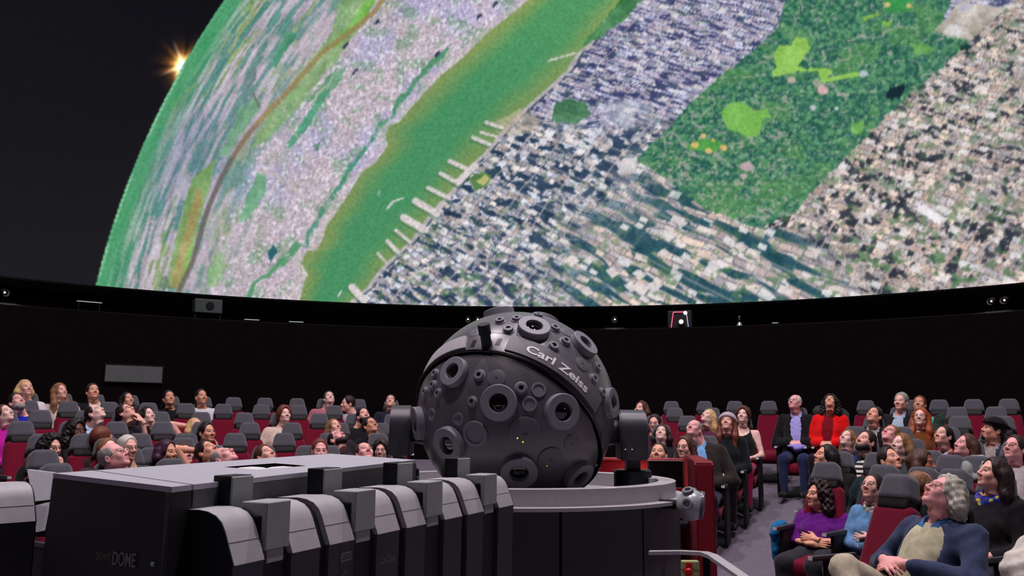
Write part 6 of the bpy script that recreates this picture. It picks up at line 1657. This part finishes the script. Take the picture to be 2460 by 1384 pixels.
person(1668, 1032, 'E', -22, 36, 'person in dark coat over pale blue shirt beside the red desk', 'pink', 'receding', 'grey', (46, 40, 40), False, 1.0, (120, 166, 220), (36, 40, 78), 'lap', 1.12, short='the dark coat', wm=1.1, seatpx=1700)
person(1646, 1076, 'F', -26, 8, 'person in charcoal top and dark glasses right behind the red desk', 'light', 'long', 'brown', (48, 42, 48), False, glasses='dark', short='the charcoal top behind the desk')
person(1590, 1044, 'D', -10, 36, 'person in dark plum top gazing up behind the red desk', 'pale', 'bob', 'dark', (44, 38, 46), False, short='the dark plum top behind the desk')
person(1573, 1018, 'C', -16, 4, 'person in slate top and dark glasses beside the yoke arm', 'light', 'short', 'dark', (40, 40, 50), False, glasses='dark', short='the slate top and dark glasses')
person(1583, 1094, 'G', -10, 30, 'person in grey-violet top peering over the red desk', 'warm', 'fade', 'black', (46, 40, 54), False, short='the grey-violet top')
person(1541, 984, 'B', -36, 20, 'person in slate top half hidden by the yoke arm', 'light', 'bob', 'brown', (36, 34, 44), False, short='the slate top behind the yoke')
# left block, back rows
person(60, 934, 'A', 28, 20, 'person in off-white top at the end of the back row', 'light', 'bob', 'blond', (216, 208, 210), True, short='the off-white top')
person(143, 942, 'A', 36, 22, 'person in cream top in the back row', 'light', 'verylong', 'light', (206, 188, 176), True, short='the cream top')
person(222, 942, 'A', 18, 22, 'person in black jacket with white collar in the back row', 'warm', 'short', 'dark', BLK, False, 1.0, (216, 210, 210), short='the white collar')
person(305, 962, 'A', 30, 24, 'person in dark top in back row behind the chin-resting person', 'warm', 'long', 'black', (30, 24, 28), True, short='the dark top in back row')
person(405, 958, 'A', 18, 24, 'person in black shirt in the back row', 'tan', 'short', 'black', (22, 20, 24), False, short='the black shirt')
person(483, 955, 'A', 24, 18, 'person in white tee shirt in the back row', 'tan', 'fade', 'dark', (206, 204, 214), False, short='the white tee shirt')
person(790, 958, 'A', 12, 34, 'person in dusty pink shirt with face turned up', 'pale', 'short', 'brown', (178, 104, 118), False, short='the dusty pink shirt', seatpx=776)
person(834, 970, 'A', -70, 2, 'person in pale shirt bending towards the dusty pink shirt', 'light', 'short', 'dark', (176, 172, 186), False, short='the bending person in pale shirt', seatpx=858)
person(938, 966, 'A', -6, 32, 'person in dark blue jacket in the back row by the star projector', 'light', 'short', 'dark', (36, 38, 54), False, short='the dark blue jacket')
person(38, 968, 'B', 30, 36, 'person in bright blue hooded top gazing up', 'pink', 'short', 'dark', (18, 34, 168), False, beard=('full', 'grey'), short='the bright blue hooded top', seatpx=60, girth=1.1)
person(8, 996, 'C', 42, 34, 'person in magenta top gazing up', 'pale', 'ponytail', 'brown', (186, 28, 150), True, short='the magenta top')
person(226, 994, 'C', 52, 46, 'person in grey blazer and light blue collar, face turned up', 'pale', 'receding', 'dark', (58, 66, 80), False, 1.0, (176, 196, 226), short='the grey blazer', seatpx=202)
person(300, 992, 'C', 48, 46, 'person with red glasses resting chin on one hand', 'light', 'short', 'dark', (44, 40, 46), False, glasses='red', extra='chin', short='the chin-resting person', seatpx=290)
person(343, 1000, 'C', 36, 26, 'person in black top sitting beside the chin-resting person', 'pale', 'long', 'black', (24, 20, 24), True, short='the black top beside the chin-rester', seatpx=380)
person(182, 1036, 'D', 36, 6, 'person in dark plum top peeking over a headrest', 'dark', 'curly', 'black', (36, 26, 34), True, short='the peeking person in plum', seatpx=168)
person(245, 1056, 'E', 120, 6, 'person turned away, showing only the back of the head', 'tan', 'short', 'auburn', (60, 40, 40), False, short='the person turned fully away')
person(122, 1076, 'E', 38, 0, 'person in black top and dark glasses, hand at mouth', 'light', 'curly', 'black', (24, 20, 22), True, glasses='dark', extra='chin', short='the person with hand at mouth', seatpx=100, fine=True)
person(268, 1098, 'G', 62, 34, 'person in grey top and dark glasses tipping back by the housing', 'pink', 'bald', 'grey', (60, 56, 62), False, glasses='dark', short='the grey top and dark glasses')
person(258, 1084, 'E', 34, 20, 'person mostly hidden behind the tipped-back wearer of dark glasses', 'pale', 'short', 'light', (58, 50, 56), False, short='the mostly hidden person', r=4.7)
person(306, 1078, 'F', 34, 6, 'person in grey-green top and dark glasses with head level', 'light', 'short', 'white', (60, 70, 66), True, glasses='dark', short='the level-headed person in dark glasses', seatpx=312)
person(400, 1088, 'F', 46, 8, 'person in dark maroon top looking level across the housing', 'tan', 'bob', 'plum', (50, 34, 44), True, short='the dark maroon top')
person(440, 1094, 'E', 30, 24, 'person in grey top mostly hidden by a raised elbow', 'pink', 'short', 'brown', (66, 60, 66), False, short='the grey top behind the elbow', r=4.7)
person(494, 1086, 'F', 44, 44, 'person in blue-grey top reclining with one arm behind the head', 'warm', 'short', 'black', (70, 80, 120), False, extra='behind', short='the reclining blue-grey top', seatpx=510)
person(532, 1102, 'G', 50, 60, 'person in grey top with head tipped right back over the seat', 'pink', 'bald', 'grey', (80, 80, 90), False, short='the head tipped right back')
person(468, 1026, 'C', 40, 40, 'person with raised arm half hidden behind a headrest', 'light', 'bob', 'blond', (190, 160, 150), True, extra='behind', short='the raised arm behind a headrest', seatpx=480)
person(497, 1040, 'D', 34, 12, 'person in grey-blue jacket over white shirt looking up', 'tan', 'short', 'black', (96, 100, 120), False, 1.0, (200, 200, 206), short='the grey-blue jacket', seatpx=484, fine=True)
person(683, 998, 'C', 20, 22, 'person in cream blouse gazing up among empty seats', 'pale', 'puffy', 'auburn', (214, 190, 178), True, kind='rest', short='the cream blouse', seatpx=668)
person(802, 1028, 'D', 30, 34, 'person in charcoal top looking up beside empty seats', 'light', 'long', 'light', (40, 36, 42), True, short='the charcoal top', seatpx=815)
person(808, 1056, 'E', 40, 58, 'person with head thrown far back and chin up', 'pink', 'receding', 'dark', (40, 36, 44), False, beard=('full', 'dark'), short='the head thrown far back', seatpx=790)
person(872, 1000, 'C', 22, 30, 'person in black leather jacket gazing up', 'light', 'short', 'black', (26, 26, 30), False, beard=('full', 'black'), short='the leather jacket', seatpx=850)
person(889, 1024, 'D', 34, 34, 'person in black top and dark glasses beside the leather jacket', 'tan', 'short', 'dark', (28, 26, 30), False, glasses='dark', short='the dark glasses beside leather jacket', seatpx=914)
person(768, 1084, 'F', 10, 4, 'person facing ahead with eyes just above the housing lid', 'pink', 'fade', 'auburn', (60, 50, 54), False, short='the eyes above the housing lid', seatpx=790)
person(635, 1096, 'F', 40, 40, 'person looking up alone over the middle of the housing lid', 'light', 'short', 'brown', (56, 54, 60), False, short='the lone face over the lid')
person(874, 1090, 'G', 20, 40, 'person looking up at the far end of the housing lid', 'pink', 'receding', 'brown', (60, 56, 60), False, short='the face at the lid end')
person(915, 1084, 'F', -6, 10, 'person with dark glasses, face level, low beside the yoke', 'light', 'puffy', 'dark', (70, 66, 80), False, glasses='dark', short='the low face beside the yoke', hscale=0.9)

EMPTY = dict(A=[556, 632, 710, 1615, 1695, 1768, 1850, 2085, 2262, 2345, 2430], B=[158, 256, 351, 442, 532, 624, 714, 800, 1623, 1712, 2304, 2398],
             C=[91, 584, 765, 942, 1653, 2309, 2413], D=[48, 277, 388, 598, 700], E=[201, 334, 446, 564, 682, 908], F=[106, 366, 738, 2283], G=[139, 412, 2290], H=[2158])
_taken = list(SEATS)
NUM = {1: 'right beside', 2: 'two places along from', 3: 'three places along from', 4: 'four places along from', 5: 'five places along from', 6: 'six places along from'}
for rw, xs in EMPTY.items():
    for x in xs:
        p = ring_point(x, ROW[rw]); a = math.atan2(p[0], p[1])
        c_ = [(abs(a - b) * ROW[rw], lb) for r_, b, _, lb in _taken if r_ == rw]
        d_, lb = min(c_); n_ = max(1, min(6, int(round(d_ / 0.52))))
        seat(x, rw, 'empty grey-topped red seat ' + NUM[n_] + ' ' + lb.replace('red theatre seat occupied by ', ''))
# ---------------------------------------------------------------- coats and small things
def bundle(name, label, cat, loc, rz, prims, m_, wr=0.010, h=0.016, parts=None):
    lo = np.min([np.array(c) - np.array(r) for c, r in prims], 0) - 0.04; hi = np.max([np.array(c) + np.array(r) for c, r in prims], 0) + 0.04
    def f(p):
        d = None
        for c, r in prims:
            e = sd_ell(p, c, r); d = e if d is None else smin(d, e, 0.04)
        return d + wrinkle(p, wr, 0.8)
    v, q = nets(f, lo, hi, h)
    t = empty(name, loc, rz); link('cloth', np_mesh('cloth', v, q), m_, t); tag(t, label, cat)
    return t
def seat_frame(px, row):
    p = ring_point(px, ROW[row]); rz = face_centre(p); p = p + np.array([math.sin(rz), -math.cos(rz)]) * 0.255; return (p[0], p[1], floor_z(np.hypot(*p))), rz
l_, z_ = seat_frame(1985, 'G')
bundle('folded_jacket', 'teal blue jacket hanging over the seat arm of the purple sweater', 'jacket', l_, z_, [((-0.30, -0.06, 0.56), (0.06, 0.14, 0.10)), ((-0.31, -0.05, 0.42), (0.045, 0.12, 0.14))], cloth_mat((30, 110, 168)))
l_, z_ = seat_frame(2345, 'F')
bundle('draped_coat', 'pale grey coat draped over a headrest behind the floral scarf', 'coat', l_, z_, [((0.0, 0.28, 1.05), (0.10, 0.085, 0.08)), ((-0.045, 0.17, 0.92), (0.05, 0.04, 0.17)), ((0.06, 0.18, 0.88), (0.05, 0.04, 0.19))], cloth_mat((150, 158, 154)), 0.014, 0.012)
seat(2345, 'F', 'red theatre seat under the pale grey draped coat')
l_, z_ = seat_frame(1996, 'B')
bundle('draped_coat', 'dark olive coat hung over the seat of the red cardigan', 'coat', l_, z_, [((-0.06, 0.33, 1.06), (0.17, 0.10, 0.11)), ((0.10, 0.30, 0.98), (0.14, 0.10, 0.14)), ((0.2, 0.22, 0.76), (0.06, 0.08, 0.2))], cloth_mat((58, 62, 60)))
l_, z_ = seat_frame(2262, 'A')
bundle('draped_coat', 'dark green coat lying on a seat in the back row', 'coat', l_, z_, [((-0.02, 0.02, 0.60), (0.18, 0.16, 0.18)), ((0.05, 0.10, 0.78), (0.13, 0.10, 0.16))], cloth_mat((40, 56, 52)))
l_, z_ = seat_frame(1922, 'B')
bundle('folded_shirt', 'lavender cloth on the lap of the person in jeans', 'cloth', (l_[0], l_[1], l_[2]), z_, [((0.02, -0.20, 0.625), (0.13, 0.12, 0.025)), ((0.05, -0.30, 0.60), (0.06, 0.06, 0.05))], cloth_mat((150, 140, 220)), 0.006, 0.012)
b0 = at_y(2490, 1376, 4.6)
bundle('folded_coat', 'white coat lying in a heap at the end of the near row', 'coat', (b0[0], b0[1], 0.0), 0.5, [((0, 0, b0[2]), (0.17, 0.16, 0.13)), ((0.06, 0.02, b0[2] + 0.09), (0.10, 0.10, 0.10)), ((0.02, 0.0, b0[2] * 0.5), (0.16, 0.16, b0[2] * 0.5))], cloth_mat((206, 200, 190)), 0.012)
c0 = at_y(2243, 1092, 10.4)
t = empty('drink_cup', c0)
bm = bmesh.new(); lathe(bm, [(0, 0), (0.033, 0), (0.043, 0.13), (0.040, 0.13), (0.031, 0.01), (0, 0.01)], 20); bm_obj('cup', bm, stripe_mat('cup_red_white', (206, 60, 60), (216, 212, 220), 4.0), t, True)
bm = bmesh.new(); tube(bm, [(0.01, 0, 0.02), (0.02, 0, 0.20)], 0.004, 6); bm_obj('straw', bm, M_white, t)
tag(t, 'red and white paper cup held by the plaid shirt person', 'cup')
